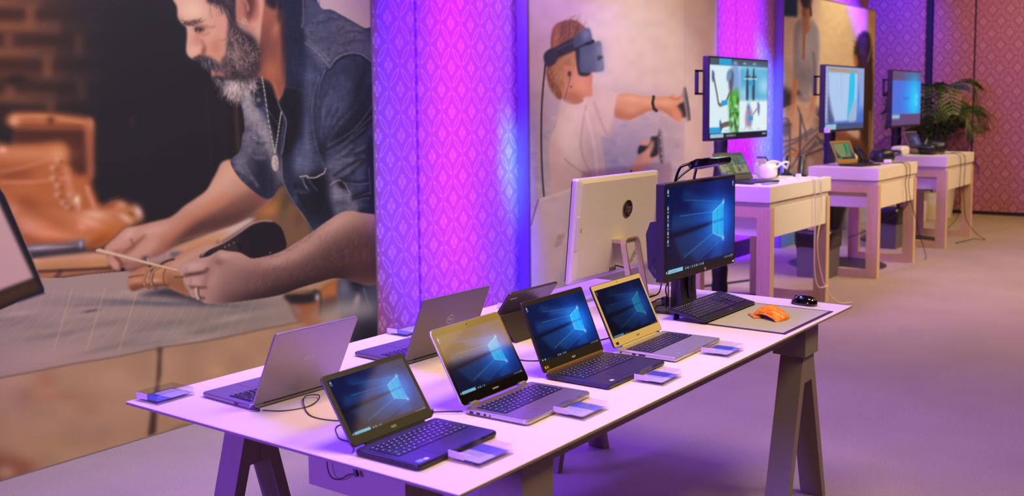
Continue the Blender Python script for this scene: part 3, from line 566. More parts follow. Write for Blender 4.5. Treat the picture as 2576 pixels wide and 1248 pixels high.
    A.hairs(420,[(730,900),(1080,860),(1060,980),(960,1085),(870,1120),(780,1070),(730,1010)],ang,75,[(200,180,178),(226,206,202),(150,130,134),(90,72,80),(180,158,158)],1.4,10,.8,None,26)
    A.hairs(160,[(780,860),(900,760),(1080,700),(1100,860),(900,930)],80,60,[(28,20,28),(60,44,50),(100,80,84)],1.4,14,.8,None,35)
    A.hairs(150,[(450,650),(560,650),(700,740),(690,790),(600,760),(500,750)],75,60,[(28,28,40),(90,86,100),(160,140,144),(20,18,28)],1.4,11,.85,None,18)
    A.hairs(60,[(610,860),(720,870),(730,950),(660,950)],70,60,[(24,24,34),(150,140,150),(60,56,66)],1.3,12,.85,None,15)
    # ear
    er=A.poly([(870,-120),(930,-180),(1080,-160),(1150,-40),(1155,150),(1130,250),(1080,330),(1030,345),(1000,270),(950,200),(880,260),(868,100)],(176,108,88),2)
    A.poly([(940,-80),(1050,-100),(1085,40),(1060,160),(1010,245),(985,190),(970,90)],(84,40,40),6,.9,er); A.line([(1020,-140),(1110,-90),(1142,40),(1140,180),(1090,280)],(216,150,128),8,3,.8,er); A.blob(1060,280,40,50,(206,140,120),.8,0,er); A.line([(950,-10),(990,50),(1000,110)],(206,140,116),5,3,.7,er); A.blob(905,120,30,100,(160,100,86),.7,0,er)
    A.poly([(1190,-300),(1400,-300),(1337,60),(1300,110),(1240,80),(1200,20)],(28,24,38),5,.95)
    # necklace
    T(560,180,4.457)
    for pts in ([(440,60),(470,230),(510,520),(560,800),(585,910)],[(660,450),(640,560),(610,770),(588,910)]):
        q=cr(pts,10,False)
        for i in range(len(q)-1): A.line([q[i],q[i]*.4+q[i+1]*.6],(206,192,188) if i%2 else (120,108,112),3,0,.9,None,False)
    A.poly([(585,940),(615,950),(632,1020),(625,1090),(600,1122),(568,1100),(552,1040),(560,965)],(168,150,146),1); A.poly([(585,955),(608,965),(620,1020),(615,1080),(598,1105),(575,1085),(565,1030),(570,970)],(196,178,170),1,.8)
    A.line([(585,980),(606,1000),(584,1030),(606,1050),(590,1080)],(130,112,112),3,1,.8)
    # near forearm and fist
    T(240,480,3.9)
    na=A.poly([(820,800),(818,770),(850,720),(930,680),(1100,650),(1180,610),(1230,585),(1300,595),(1420,610),(1480,640),(1550,668),(1700,640),(1850,590),(1960,520),(2100,430),(2280,300),(2450,205),(2620,220),(2760,240),(2790,250),(2790,900),(2400,860),(2200,900),(2000,960),(1800,1030),(1500,1080),(1300,1105),(1100,1110),(1040,1080),(990,1060),(940,1040),(925,990),(930,950),(880,910),(866,860),(900,830),(860,840)],(176,132,120),1)
    A.poly([(1500,800),(1650,740),(1900,700),(2150,560),(2400,420),(2600,340),(2850,300),(2850,900),(2300,900),(1800,1100),(1200,1160),(1150,1060),(1300,960)],(112,76,74),22,.92,na)
    A.poly([(1200,1120),(1500,960),(1900,820),(2250,640),(2450,520),(2850,460),(2850,900),(2300,930),(1800,1120)],(62,38,42),24,.9,na); A.poly([(1300,1130),(1600,1020),(2000,900),(2300,830),(2500,800),(2400,900),(1800,1080),(1300,1150)],(30,18,22),14,.9,na)
    A.blob(2380,300,220,60,(196,150,138),.8,-32,na); A.blob(1800,680,200,50,(188,142,130),.7,-15,na); A.blob(2050,560,160,50,(186,140,126),.7,-30,na); A.blob(2600,640,160,120,(92,56,54),.6,-20,na)
    A.blob(1240,640,110,40,(200,158,146),.85,-5,na); A.blob(960,740,110,40,(200,160,148),.8,-10,na); A.blob(960,890,70,40,(194,152,140),.8,5,na); A.blob(1300,740,120,80,(160,120,110),.7,30,na); A.blob(1210,700,50,40,(120,82,78),.7,20,na); A.blob(1170,860,50,60,(186,142,130),.7,0,na); A.blob(1120,1010,60,50,(160,118,108),.7,0,na)
    A.line([(885,830),(940,820),(1060,800),(1100,770)],(72,42,42),8,3,.9,na); A.line([(920,945),(1000,950),(1080,948)],(96,58,54),7,3,.9,na); A.line([(1000,1050),(1060,1055)],(84,52,50),7,3,.8,na); A.line([(1080,790),(1090,850),(1070,900)],(130,88,80),10,6,.6,na); A.line([(1180,640),(1130,720),(1130,800)],(140,98,90),12,8,.5,na)
    A.blob(1500,860,200,120,(110,76,72),.5,20,na); A.blob(1330,900,160,110,(128,92,86),.6,0,na)
    A.poly([(975,962),(1008,960),(1012,1010),(1030,1062),(1000,1068),(985,1020)],(196,160,140),1); A.line([(1008,962),(1014,1020),(1032,1060)],(84,52,44),4,1,.9)
    A.line([(890,760),(900,810)],(150,108,98),3,2,.6,na); A.line([(935,870),(932,930)],(140,98,90),3,2,.6,na)
    A.hairs(900,[(1500,720),(1900,640),(2250,400),(2600,300),(2780,320),(2780,620),(2300,760),(1900,900),(1500,960)],95,46,[(86,50,48),(60,36,36),(160,112,102),(196,150,140),(110,70,66)],1.2,21,.35,na,28)
    A.hairs(120,[(1500,660),(1700,630),(1960,510),(2280,290),(2300,320),(1980,560),(1720,670)],-40,40,[(60,36,36),(110,74,70)],1.1,22,.5,None,22)
    # edge of a black-framed screen at far left
    T(0,480,4.457)
    A.poly([(-300,-600),(-10,-40),(60,60),(500,1105),(497,1150),(210,1250),(-300,1470)],(20,15,22),1,1,None,False); A.line([(10,0),(60,70),(300,600),(500,1105)],(140,104,120),2,1,.6)
    A.poly([(-300,-600),(0,150),(385,985),(0,1130),(-300,1240)],(192,150,144),3,1,None,False); A.poly([(-300,1250),(0,1140),(390,1000),(470,1110),(200,1220),(-300,1420)],(66,40,22),6,.95,None,False); A.line([(200,1250),(497,1150)],(88,76,100),4,1)
    A.a=box(A.a,0)
    return A
def headset_print():
    A=Art(1290,-120,1840,860,1.6,(200,172,168)); T=A.org
    T(1320,0,2.4)
    A.poly([(-60,540),(300,555),(600,545),(965,560),(965,2100),(-60,2100)],(178,152,164),22,.9,None,False)
    A.poly([(-60,700),(300,690),(700,720),(965,700),(965,2100),(-60,2100)],(166,146,164),34,.8,None,False)
    r=np.random.RandomState(8)
    for i in range(230):
        x,y=r.rand()*960,680+r.rand()*600; A.blob(x,y,8+r.rand()*22,6+r.rand()*14,((136,124,156),(196,172,178),(150,140,168),(206,182,178))[i%4],.22+.25*r.rand())
    A.poly([(966,-300),(1250,-300),(1250,2100),(966,2100)],(196,168,166),1,1,None,False); A.line([(966,-300),(966,2100)],(180,152,156),2,1,.6)
    # cable of the headset
    A.line([(124,390),(104,620),(100,860),(106,1050),(116,1185)],(30,24,34),4,0)
    # bun and hair
    A.poly([(160,290),(165,200),(190,150),(250,125),(300,125),(345,150),(375,190),(330,260),(310,300),(320,420),(250,400),(240,480),(255,560),(215,600),(185,575),(150,510),(132,450),(140,390)],(140,88,62),2)
    h=A.poly([(165,290),(170,200),(200,150),(260,126),(310,130),(372,185),(320,260),(240,290)],(124,76,58),2); A.blob(190,220,22,90,(180,118,74),.8,10,h); A.blob(290,160,60,40,(86,50,46),.7,20,h)
    A.hairs(160,[(165,280),(175,190),(260,126),(350,160),(320,250),(230,280)],-62,60,[(196,138,92),(92,54,46),(160,106,74),(70,42,44)],1.2,3,.6,None,10)
    A.poly([(140,400),(175,400),(200,470),(240,520),(245,570),(215,600),(180,570),(145,500)],(120,70,52),3); 
    A.hairs(90,[(140,400),(190,400),(235,520),(235,580),(190,580),(140,480)],70,40,[(180,120,80),(84,46,40),(210,150,110)],1.3,4,.7,None,18)
    # face, ear, neck
    fc=A.poly([(240,400),(310,330),(340,450),(405,440),(410,480),(408,520),(412,570),(395,588),(360,590),(352,620),(300,632),(250,610),(225,570),(235,480)],(196,126,98),2)
    A.poly([(250,560),(330,560),(352,600),(352,625),(300,634),(240,605)],(166,100,78),5,.8,fc); A.blob(400,480,12,26,(190,100,96),.7,0,fc); A.blob(330,500,40,50,(208,140,112),.7,0,fc)
    A.poly([(170,400),(240,340),(305,300),(315,400),(290,410),(262,400),(245,440),(250,520),(225,560),(190,500),(165,430)],(172,116,76),3)
    A.hairs(120,[(175,400),(250,340),(305,310),(300,390),(250,410),(235,520),(190,480)],100,50,[(206,154,108),(120,74,52),(150,96,64)],1.2,5,.6,None,16)
    A.poly([(240,400),(270,405),(290,440),(285,480),(262,495),(246,470)],(190,118,92),2); A.blob(270,446,10,16,(26,20,26),.95); A.line([(275,460),(260,530),(225,640),(180,770)],(70,54,62),1.8,0,.8); A.blob(280,525,5,7,(40,30,30),.9)
    # tee shirt
    sh=A.poly([(225,600),(250,625),(310,634),(355,620),(365,590),(410,585),(420,520),(470,530),(560,570),(553,640),(540,760),(520,835),(462,825),(480,940),(492,1060),(495,1240),(180,1240),(165,1120),(152,960),(155,850),(180,780),(200,700)],(196,164,158),2)
    A.blob(270,860,80,170,(224,194,184),.7,10,sh); A.blob(330,700,90,90,(214,182,174),.7,0,sh); A.poly([(370,690),(400,800),(420,1000),(430,1200),(330,1200),(400,1060),(380,900)],(176,140,144),12,.7,sh); A.poly([(160,860),(220,900),(240,980),(330,1030),(400,1080),(300,1240),(150,1240)],(180,142,142),14,.6,sh)
    A.line([(370,640),(350,760),(340,900),(400,1060)],(160,124,130),4,3,.6,sh); A.line([(370,680),(420,880),(440,1060)],(226,200,192),5,4,.6,sh); A.poly([(460,560),(560,570),(540,700),(520,830),(462,820),(480,700)],(206,172,168),6,.7,sh); A.line([(420,620),(462,740),(500,820)],(170,130,136),6,4,.6,sh)
    A.line([(240,960),(300,1010),(400,1070)],(150,100,100),3,2,.6,sh); A.poly([(540,700),(556,720),(530,830),(505,830)],(170,140,150),4,.6)
    # straight arm
    ar=A.poly([(565,575),(640,565),(700,580),(770,585),(850,585),(905,572),(922,590),(960,565),(950,600),(965,640),(955,700),(935,732),(900,715),(840,675),(780,665),(700,695),(630,728),(560,715),(542,690),(552,620)],(198,136,108),1.5)
    A.poly([(550,650),(640,690),(760,650),(860,660),(930,735),(620,740),(540,720)],(164,96,76),7,.8,ar); A.blob(660,600,110,22,(216,158,128),.8,5,ar); A.blob(850,620,50,20,(214,154,128),.7,0,ar); A.blob(910,690,30,30,(190,116,94),.7,0,ar); A.line([(880,590),(915,600),(950,580)],(150,90,70),3,2,.7,ar)
    A.line([(778,585),(772,620),(780,655),(795,668)],(36,26,32),8,0); A.line([(766,590),(760,625),(766,650)],(206,160,104),3,0,.9)
    # controller in the outstretched hand
    A.poly([(915,650),(945,625),(975,620),(985,680),(965,712),(930,700),(912,680)],(38,32,44),1); A.poly([(968,525),(985,590),(998,690),(997,728),(980,722),(965,640),(958,570)],(98,84,96),1); A.line([(968,530),(962,580),(972,650),(985,720)],(160,140,150),2,0,.9); A.line([(968,530),(990,640),(997,725)],(60,48,60),2.5,0,.9)
    A.poly([(900,640),(930,650),(955,700),(935,732),(900,710)],(200,130,104),3)
    # lower hand
    lh=A.poly([(640,1040),(665,980),(690,930),(730,900),(765,855),(780,860),(778,900),(810,920),(812,950),(770,975),(740,1000),(700,1030),(690,1045)],(200,138,118),1.5); A.poly([(700,860),(740,848),(758,860),(745,885),(712,885)],(206,144,124),2)
    A.poly([(690,890),(705,880),(740,882),(760,860),(765,830),(790,825),(810,830),(810,910),(800,940),(760,950),(755,900),(700,930),(684,930)],(34,30,44),1); A.poly([(818,778),(828,820),(840,940),(838,985),(822,980),(806,900),(805,830)],(84,72,88),1); A.line([(818,778),(838,985)],(170,150,160),2,0,.8)
    for y in (830,880,925,960): A.blob(818+(y-830)*.08,y,4,5,(200,190,200),.9)
    A.poly([(765,855),(782,860),(775,905),(740,960),(700,1000),(720,940)],(208,148,126),3,.9); A.line([(640,1040),(645,1030)],(40,30,40),4,1)
    # headset
    A.poly([(120,330),(150,300),(185,290),(296,232),(312,300),(205,350),(185,385),(140,402),(124,380)],(44,38,52),1); A.poly([(122,330),(185,292),(196,360),(140,402),(124,380)],(52,48,66),2,.9); A.line([(190,300),(300,250)],(84,78,100),3,1,.7)
    A.poly([(298,232),(350,190),(385,170),(400,195),(410,250),(380,270),(320,300),(305,300)],(66,68,92),1.5); A.blob(370,210,30,40,(120,122,146),.7,0); A.line([(310,300),(400,262),(412,250)],(20,18,28),9,1)
    A.poly([(312,300),(400,268),(458,252),(470,330),(478,380),(474,430),(400,440),(385,458),(340,458),(325,430)],(72,74,100),1.2); A.poly([(312,300),(332,300),(332,400),(345,440),(400,440),(385,458),(340,458),(322,430)],(28,26,38),2,.95); A.poly([(440,262),(470,262),(480,330),(480,430),(446,434)],(150,148,166),9,.8); A.blob(448,352,10,14,(24,22,34),.9); A.blob(462,345,10,8,(40,36,50),.9); A.blob(390,360,46,60,(86,88,114),.6)
    A.poly([(322,300),(340,285),(380,270),(410,262),(412,250),(380,258),(320,292)],(18,16,26),1)
    # back of the desktop computer printed low on the poster
    T(1300,400,3.12)
    pn=A.poly([(172,320),(475,218),(640,180),(640,1300),(60,1300),(90,560),(118,500)],(188,162,170),1,1,None,False)
    A.poly([(172,320),(475,218),(475,236),(178,338)],(206,180,184),1,.9,None,False); A.blob(420,950,100,160,(120,112,170),.6,20,pn); A.line([(172,322),(160,350),(112,520)],(92,70,66),2.5,0)
    for x in (0,28): A.poly([(326+x,600-x*.25),(350+x,592-x*.3),(340+x,636-x*.35),(312+x,646-x*.3)],(152,124,138),1,.9,None,False); A.poly([(308+x,652-x*.3),(334+x,644-x*.35),(322+x,690-x*.4),(296+x,698-x*.4)],(156,128,142),1,.9,None,False)
    A.grain(.025,(20,20),33)
    return A
def meeting_print():
    A=Art(1930,-120,2230,680,1.3,(204,170,136)); T=A.org
    T(1940,0,2.836)
    A.poly([(60,-400),(190,-400),(190,128),(60,120)],(26,54,92),2,1,None,False); A.poly([(40,120),(215,128),(215,460),(180,500),(40,400)],(204,174,160),4,.95,None,False)
    A.poly([(40,400),(180,470),(180,700),(40,640)],(170,148,136),8,.8,None,False); A.poly([(60,600),(160,660),(160,780),(60,790)],(50,40,46),5,.95,None,False); A.line([(80,620),(160,680)],(120,100,100),3,2,.7)
    A.poly([(330,-400),(760,-400),(760,1240),(360,1240)],(204,166,124),6,.6,None,False); A.poly([(190,-400),(330,-400),(330,250),(200,130)],(196,160,150),4,.6,None,False)
    A.poly([(310,760),(380,820),(380,960),(340,920),(310,860)],(40,32,38),5,.9)
    # standing person
    b=A.poly([(215,135),(240,240),(280,200),(285,140),(335,200),(346,300),(340,480),(330,600),(325,700),(295,690),(290,600),(270,710),(230,715),(190,690),(185,570),(162,570),(160,400),(165,220),(185,160)],(136,124,134),3)
    A.blob(230,330,40,120,(168,154,160),.7,0,b); A.blob(245,540,70,80,(108,96,108),.7,0,b); A.line([(235,240),(230,420)],(140,84,64),7,2,.9); A.line([(300,380),(310,500),(295,680)],(90,80,92),6,3,.7,b); A.poly([(190,640),(240,700),(285,690),(290,720),(230,730),(190,700)],(60,46,54),3,.9)
    A.poly([(175,690),(310,700),(320,850),(160,850)],(170,150,160),4,.7)
    hd=A.poly([(225,60),(280,40),(285,110),(275,150),(285,200),(260,235),(235,245),(222,200),(222,140)],(150,92,70),2); A.poly([(208,-60),(290,-60),(285,40),(262,62),(225,50)],(46,34,42),3); A.blob(235,90,14,30,(110,62,50),.7,0,hd); A.line([(280,50),(284,110)],(60,40,40),5,1)
    A.poly([(162,570),(186,580),(176,660),(168,780),(150,940),(138,930),(146,760),(150,660)],(178,106,74),2); A.poly([(298,680),(320,690),(300,790),(260,880),(235,970),(225,960),(262,820)],(186,116,88),2)
    # model of beams
    A.poly([(70,790),(190,752),(370,870),(368,1260),(60,1260)],(176,140,128),5,.7,None,False); A.poly([(100,820),(190,756),(280,820),(240,960),(150,1000)],(206,160,130),10,.5)
    r=np.random.RandomState(4)
    for i in range(40): A.blob(70+r.rand()*290,880+r.rand()*330,20+r.rand()*26,14+r.rand()*30,((206,176,170),(180,120,86),(150,128,136),(214,190,184),(150,96,74))[i%5],.55)
    for p in ([(75,1010),(180,990),(290,920)],[(75,1060),(200,1000),(360,900)],[(140,1200),(240,1050),(330,960)],[(180,1120),(300,1050),(372,1000)],[(235,1240),(250,1120),(320,1010)],[(80,850),(130,880),(130,1200)],[(70,1130),(150,1060),(240,1160)],[(245,1110),(372,1060)],[(190,760),(250,960),(245,1000)],[(75,900),(140,890)],[(210,820),(200,1240)],[(330,980),(372,1030)]): A.line(p,((86,74,92),(112,94,104))[len(p)%2],6,1,.85); 
    A.line([(75,790),(190,754),(372,870)],(196,140,104),5,1,.8); A.line([(140,1110),(185,1090)],(196,116,52),7,1); A.poly([(80,880),(130,870),(130,960),(80,970)],(84,72,80),3,.7)
    # seated person at right
    A.poly([(600,330),(620,270),(660,225),(700,240),(712,300),(722,360),(730,700),(700,1000),(690,1240),(640,1100),(620,760),(610,480),(592,380)],(44,28,30),3); A.poly([(592,400),(612,400),(622,460),(600,470)],(170,96,70),3)
    A.hairs(90,[(600,340),(640,240),(700,240),(715,420),(620,430)],-80,30,[(30,20,22),(78,52,48)],1.5,6,.8,None,60)
    A.poly([(650,430),(700,440),(720,800),(700,1240),(660,1100)],(58,34,28),5,.9); A.line([(722,300),(700,400),(690,440)],(170,140,120),3,1,.7); A.line([(705,800),(695,1200)],(160,120,90),5,3,.7)
    A.poly([(360,940),(500,930),(620,940),(640,1000),(700,1150),(640,1240),(560,1160),(500,1020),(440,1000)],(150,86,64),6); A.poly([(520,1020),(640,1000),(700,1100),(660,1200),(560,1130)],(74,42,36),8,.8); A.poly([(540,930),(630,935),(620,990),(560,960)],(200,180,170),3,.8)
    A.poly([(-200,1240),(420,1240),(420,1900),(-200,1900)],(84,120,176),6,1,None,False); A.poly([(330,1240),(620,1240),(480,1700),(380,1520)],(44,36,44),5,1,None,False); A.poly([(480,1700),(620,1240),(760,1240),(760,1900),(300,1900),(380,1560)],(168,164,196),5,1,None,False)
    A.grain(.03,(10,10),35)
    return A
# ------------------------------------------------------------------ room shell
PW=4.245; WW=4.345
GROUND=(156,88,118); MOTIF=(190,130,156)
carpet=mat('carpet',(170,150,145),.95,bump=.8,bscale=420,var=.16,spec=.1)
def pile(m):
    nt=m.node_tree; n=[x for x in nt.nodes if x.type=='TEX_NOISE'][0]; r=[x for x in nt.nodes if x.type=='VALTORGB'][0]
    n2=nt.nodes.new('ShaderNodeTexNoise'); n2.inputs['Scale'].default_value=90; n2.inputs['Detail'].default_value=8; n2.inputs['Roughness'].default_value=.8; mx=nt.nodes.new('ShaderNodeMix'); mx.inputs[0].default_value=.5
    nt.links.new(n.outputs['Fac'],mx.inputs[2]); nt.links.new(n2.outputs['Fac'],mx.inputs[3]); nt.links.new(mx.outputs[0],r.inputs['Fac']); r.color_ramp.elements[0].position=.38; r.color_ramp.elements[1].position=.62
    n3=nt.nodes.new('ShaderNodeTexNoise'); n3.inputs['Scale'].default_value=1.6; n3.inputs['Detail'].default_value=3
    tc=[x for x in nt.nodes if x.type=='TEX_COORD'][0]; nt.links.new(tc.outputs['Object'],n2.inputs['Vector']); nt.links.new(tc.outputs['Object'],n3.inputs['Vector'])
    m2=nt.nodes.new('ShaderNodeMix'); m2.data_type='RGBA'; m2.blend_type='MULTIPLY'; m2.inputs[0].default_value=.28; nt.links.new(r.outputs[0],m2.inputs[6]); nt.links.new(n3.outputs['Fac'],m2.inputs[7]); nt.links.new(m2.outputs[2],nt.nodes['Principled BSDF'].inputs['Base Color'])
pile(carpet)
def struct(name,b,m,**k): return tag(b.build(name,m,**k),kind='structure')
struct('floor',MB().box(-4,-4.2,-.1,16.2,6.5,0),carpet)
struct('ceiling',MB().box(-4,-4.2,4.6,16.2,6.5,4.7),mat('ceiling_paint',(150,132,112),.8))
struct('wall_right',MB().box(-4,-4.3,0,16.2,-4.2,4.6),mat('dark_drape',(64,48,42),.9,var=.3,bscale=3))
struct('wall_back',MB().box(-4.1,-4.2,0,-4,6.5,4.6),mat('rear_paint',(120,100,92),.8))
trimb=mat('black_baseboard',(24,18,22),.5)
wpN1=wallpaper('wallpaper_bay_left',0,4.742,1.672,.207,.287,GROUND,MOTIF); wpN2=wallpaper('wallpaper_bay',0,5.134,1.672,.207,.287,GROUND,MOTIF)
wpF=wallpaper('wallpaper_far',1,3.187,1.846,.2225,.3175,GROUND,MOTIF)
struct('wall_left',MB().box(-4,WW,.17,4.880,WW+.1,4.6),wpN1); struct('wall_left',MB().box(4.905,WW,.17,9.66,WW+.1,4.6),wpN2); struct('wall_left',MB().box(9.675,WW,.17,10.96,WW+.1,4.6),wpN2); struct('wall_left',MB().box(10.975,WW,.17,13.74,WW+.1,4.6),wpN2)
gap=mat('panel_gap',(40,30,60),.6)
for n,(a,b) in enumerate(((4.880,4.905),(9.66,9.675),(10.96,10.975))): struct('trim_%d'%(n+1),MB().box(a,WW+.02,.17,b,WW+.1,4.6),gap)
struct('baseboard_left',MB().box(-4,WW+.004,0,13.74,WW+.1,.17),trimb)
struct('wall_far',MB().box(15.35,-4.2,.05,15.45,3.385,4.6),wpF); struct('wall_far',MB().box(15.35,3.41,.05,15.45,3.94,4.6),wpF); struct('wall_far',MB().box(15.35,4.055,.05,15.45,6.5,4.6),wpF)
struct('trim_4',MB().box(15.37,3.385,.05,15.45,3.41,4.6),mat('seam_black',(14,10,16),.7)); struct('trim_5',MB().box(15.40,3.94,.05,15.45,4.055,4.6),mat('recess_dark',(22,14,46),.7))
struct('baseboard_far',MB().box(15.345,-4.2,0,15.45,6.5,.05),trimb)
# ------------------------------------------------------------------ printed display panels
def photo_px(P):
    d=P-np.array([0,0,CAMZ]); R,U,F=(np.array(v) for v in (cR,cU,cFw)); z=d@F
    return CX+CF*(d@R)/z, CY-CF*(d@U)/z
def sample(A,P):
    x,y=photo_px(P); x=np.clip((x-A.x0)/A.st,0,A.w-1.001); y=np.clip((y-A.y0)/A.st,0,A.h-1.001)
    xi=x.astype(int); yi=y.astype(int); fx=(x-xi)[...,None]; fy=(y-yi)[...,None]; a=A.a
    return (a[yi,xi]*(1-fx)+a[yi,xi+1]*fx)*(1-fy)+(a[yi+1,xi]*(1-fx)+a[yi+1,xi+1]*fx)*fy
frame_m=mat('panel_frame',(120,100,92),.5); side_m=mat('panel_side',(140,100,165),.6)
def panel(label,art,x0,x1,zt,sx,sz,gain,xa=None):
    t=thing('printed_poster',label,'poster',((x0+x1)/2,PW+.04,0),0)
    o=Matrix.Translation((-(x0+x1)/2,-PW-.04,0))
    MB().box(x0,PW+.004,0,x1,WW-.001,zt).build('backing',side_m,t,M=o)
    f=.012; b=MB(); b.box(x0,PW-.003,0,x0+f,PW+.006,zt); b.box(x1-f,PW-.003,0,x1,PW+.006,zt); b.box(x0+f,PW-.003,zt-f,x1-f,PW+.006,zt); b.box(x0+f,PW-.003,0,x1-f,PW+.006,.006); b.build('frame',frame_m,t,M=o)
    xa=xa or x0+f; nx=int((x1-f-xa)/sx)+1; nz=int((zt-f-.006)/sz)+1
    X=np.linspace(xa,x1-f,nx); Zs=np.linspace(zt-f,.006,nz)
    P=np.stack([np.broadcast_to(X[None,:],(nz,nx)),np.full((nz,nx),PW),np.broadcast_to(Zs[:,None],(nz,nx))],-1)
    C=sample(art,P); s=sheet('print',C,(xa,PW,zt-f),(x1-f-xa,0,0),(0,0,-(zt-f-.006)),vcmat('print_ink',.75,gain=gain),t)
    s.matrix_parent_inverse=Matrix.Translation((0,0,0)); s.location=(-(x0+x1)/2,-PW-.04,0)
    return t
G1,G2,G3=(1.0,1.0,1.0),(1.0,1.0,1.0),(1.0,1.0,1.0)
panel('tall printed panel of a bearded man in a denim shirt cutting leather at a workbench',craftsman_print(),1.3,4.400,2.75,.0032,.0032,G1)
panel('tall printed panel of a woman in a white tee wearing a headset and holding controllers',headset_print(),5.966,9.03,2.75,.005,.004,G2)
panel('tall printed panel of people standing around a beam model, farthest panel along the wall',meeting_print(),10.63,13.73,2.75,.008,.005,G3)
# ------------------------------------------------------------------ trestle table
TX0,TX1,TY0,TY1,TZ=1.6007,4.0655,1.3255,2.5188,.75
taupe=mat('taupe_laminate',(128,112,104),.5); top_m=mat('white_laminate',(228,208,220),.38); edge_m=mat('grey_edge',(140,124,118),.5)
tb=thing('trestle_table','long white trestle table with taupe A-frame legs, carrying the rows of laptops','table',(2.833,1.922,0))
o0=Matrix.Translation((-2.833,-1.922,0))
def rect(x0,y0,x1,y1,z): return [(x0,y0,z),(x1,y0,z),(x1,y1,z),(x0,y1,z)]
b=MB(); b.loops([rect(TX0,TY0,TX1,TY1,TZ-.0015),rect(TX0+.0012,TY0+.0012,TX1-.0012,TY1-.0012,TZ)]); b.build('tabletop',top_m,tb,M=o0)
b=MB(); b.loops([rect(TX0+.045,TY0+.045,TX1-.045,TY1-.045,TZ-.024),rect(TX0,TY0,TX1,TY1,TZ-.008),rect(TX0,TY0,TX1,TY1,TZ-.0017)]); b.build('bevelled_edge',edge_m,tb,M=o0)
for y in (1.392,2.434): MB().box(1.9,y,.686,3.80,y+.03,TZ-.024).build('rail',taupe,tb,M=o0)
for cxx in (1.945,3.74):
    for y0,y1,l0 in ((1.366,1.493,1.378),(2.362,2.489,2.376)):
        MB().box(cxx-.066,y0,.612,cxx+.066,y1,TZ-.0245).build('corner_block',taupe,tb,M=o0,bev=.002)
        zt=.611
        for s in (-1,1):
            poly=[(cxx,zt),(cxx+s*.052,zt),(cxx+s*.212,0),(cxx+s*.177,0),(cxx+s*.036,.508),(cxx,.508)]
            MB().prism(poly,1,l0,l0+.090).build('leg',taupe,tb,M=o0,bev=.0015)
b=MB(); b.box(1.72,1.586,.61,3.9,1.60,.7255); b.box(1.72,1.90,.61,3.9,1.914,.7255); b.box(1.735,1.60,.61,3.9,1.90,.622); b.box(1.72,1.60,.61,1.735,1.90,.7255); b.build('cable_tray',mat('tray_taupe',(150,132,128),.5),tb,M=o0)
cord_m=mat('black_cord',(16,13,16),.45); 
c=MB(); c.tube([(1.712,1.815,.728),(1.705,1.83,.69),(1.705,1.82,.655),(1.705,1.79,.652),(1.705,1.755,.672),(1.71,1.735,.676)],.0016); tag(c.build('power_cord',cord_m),'black cord looping against the cable tray under the table end','cord')
c=MB(); c.tube([(1.712,1.742,.716),(1.707,1.736,.695),(1.705,1.728,.672)],.0055); tag(c.build('cord_plug',cord_m),'black plug hanging in front of the cable tray under the table end','plug')
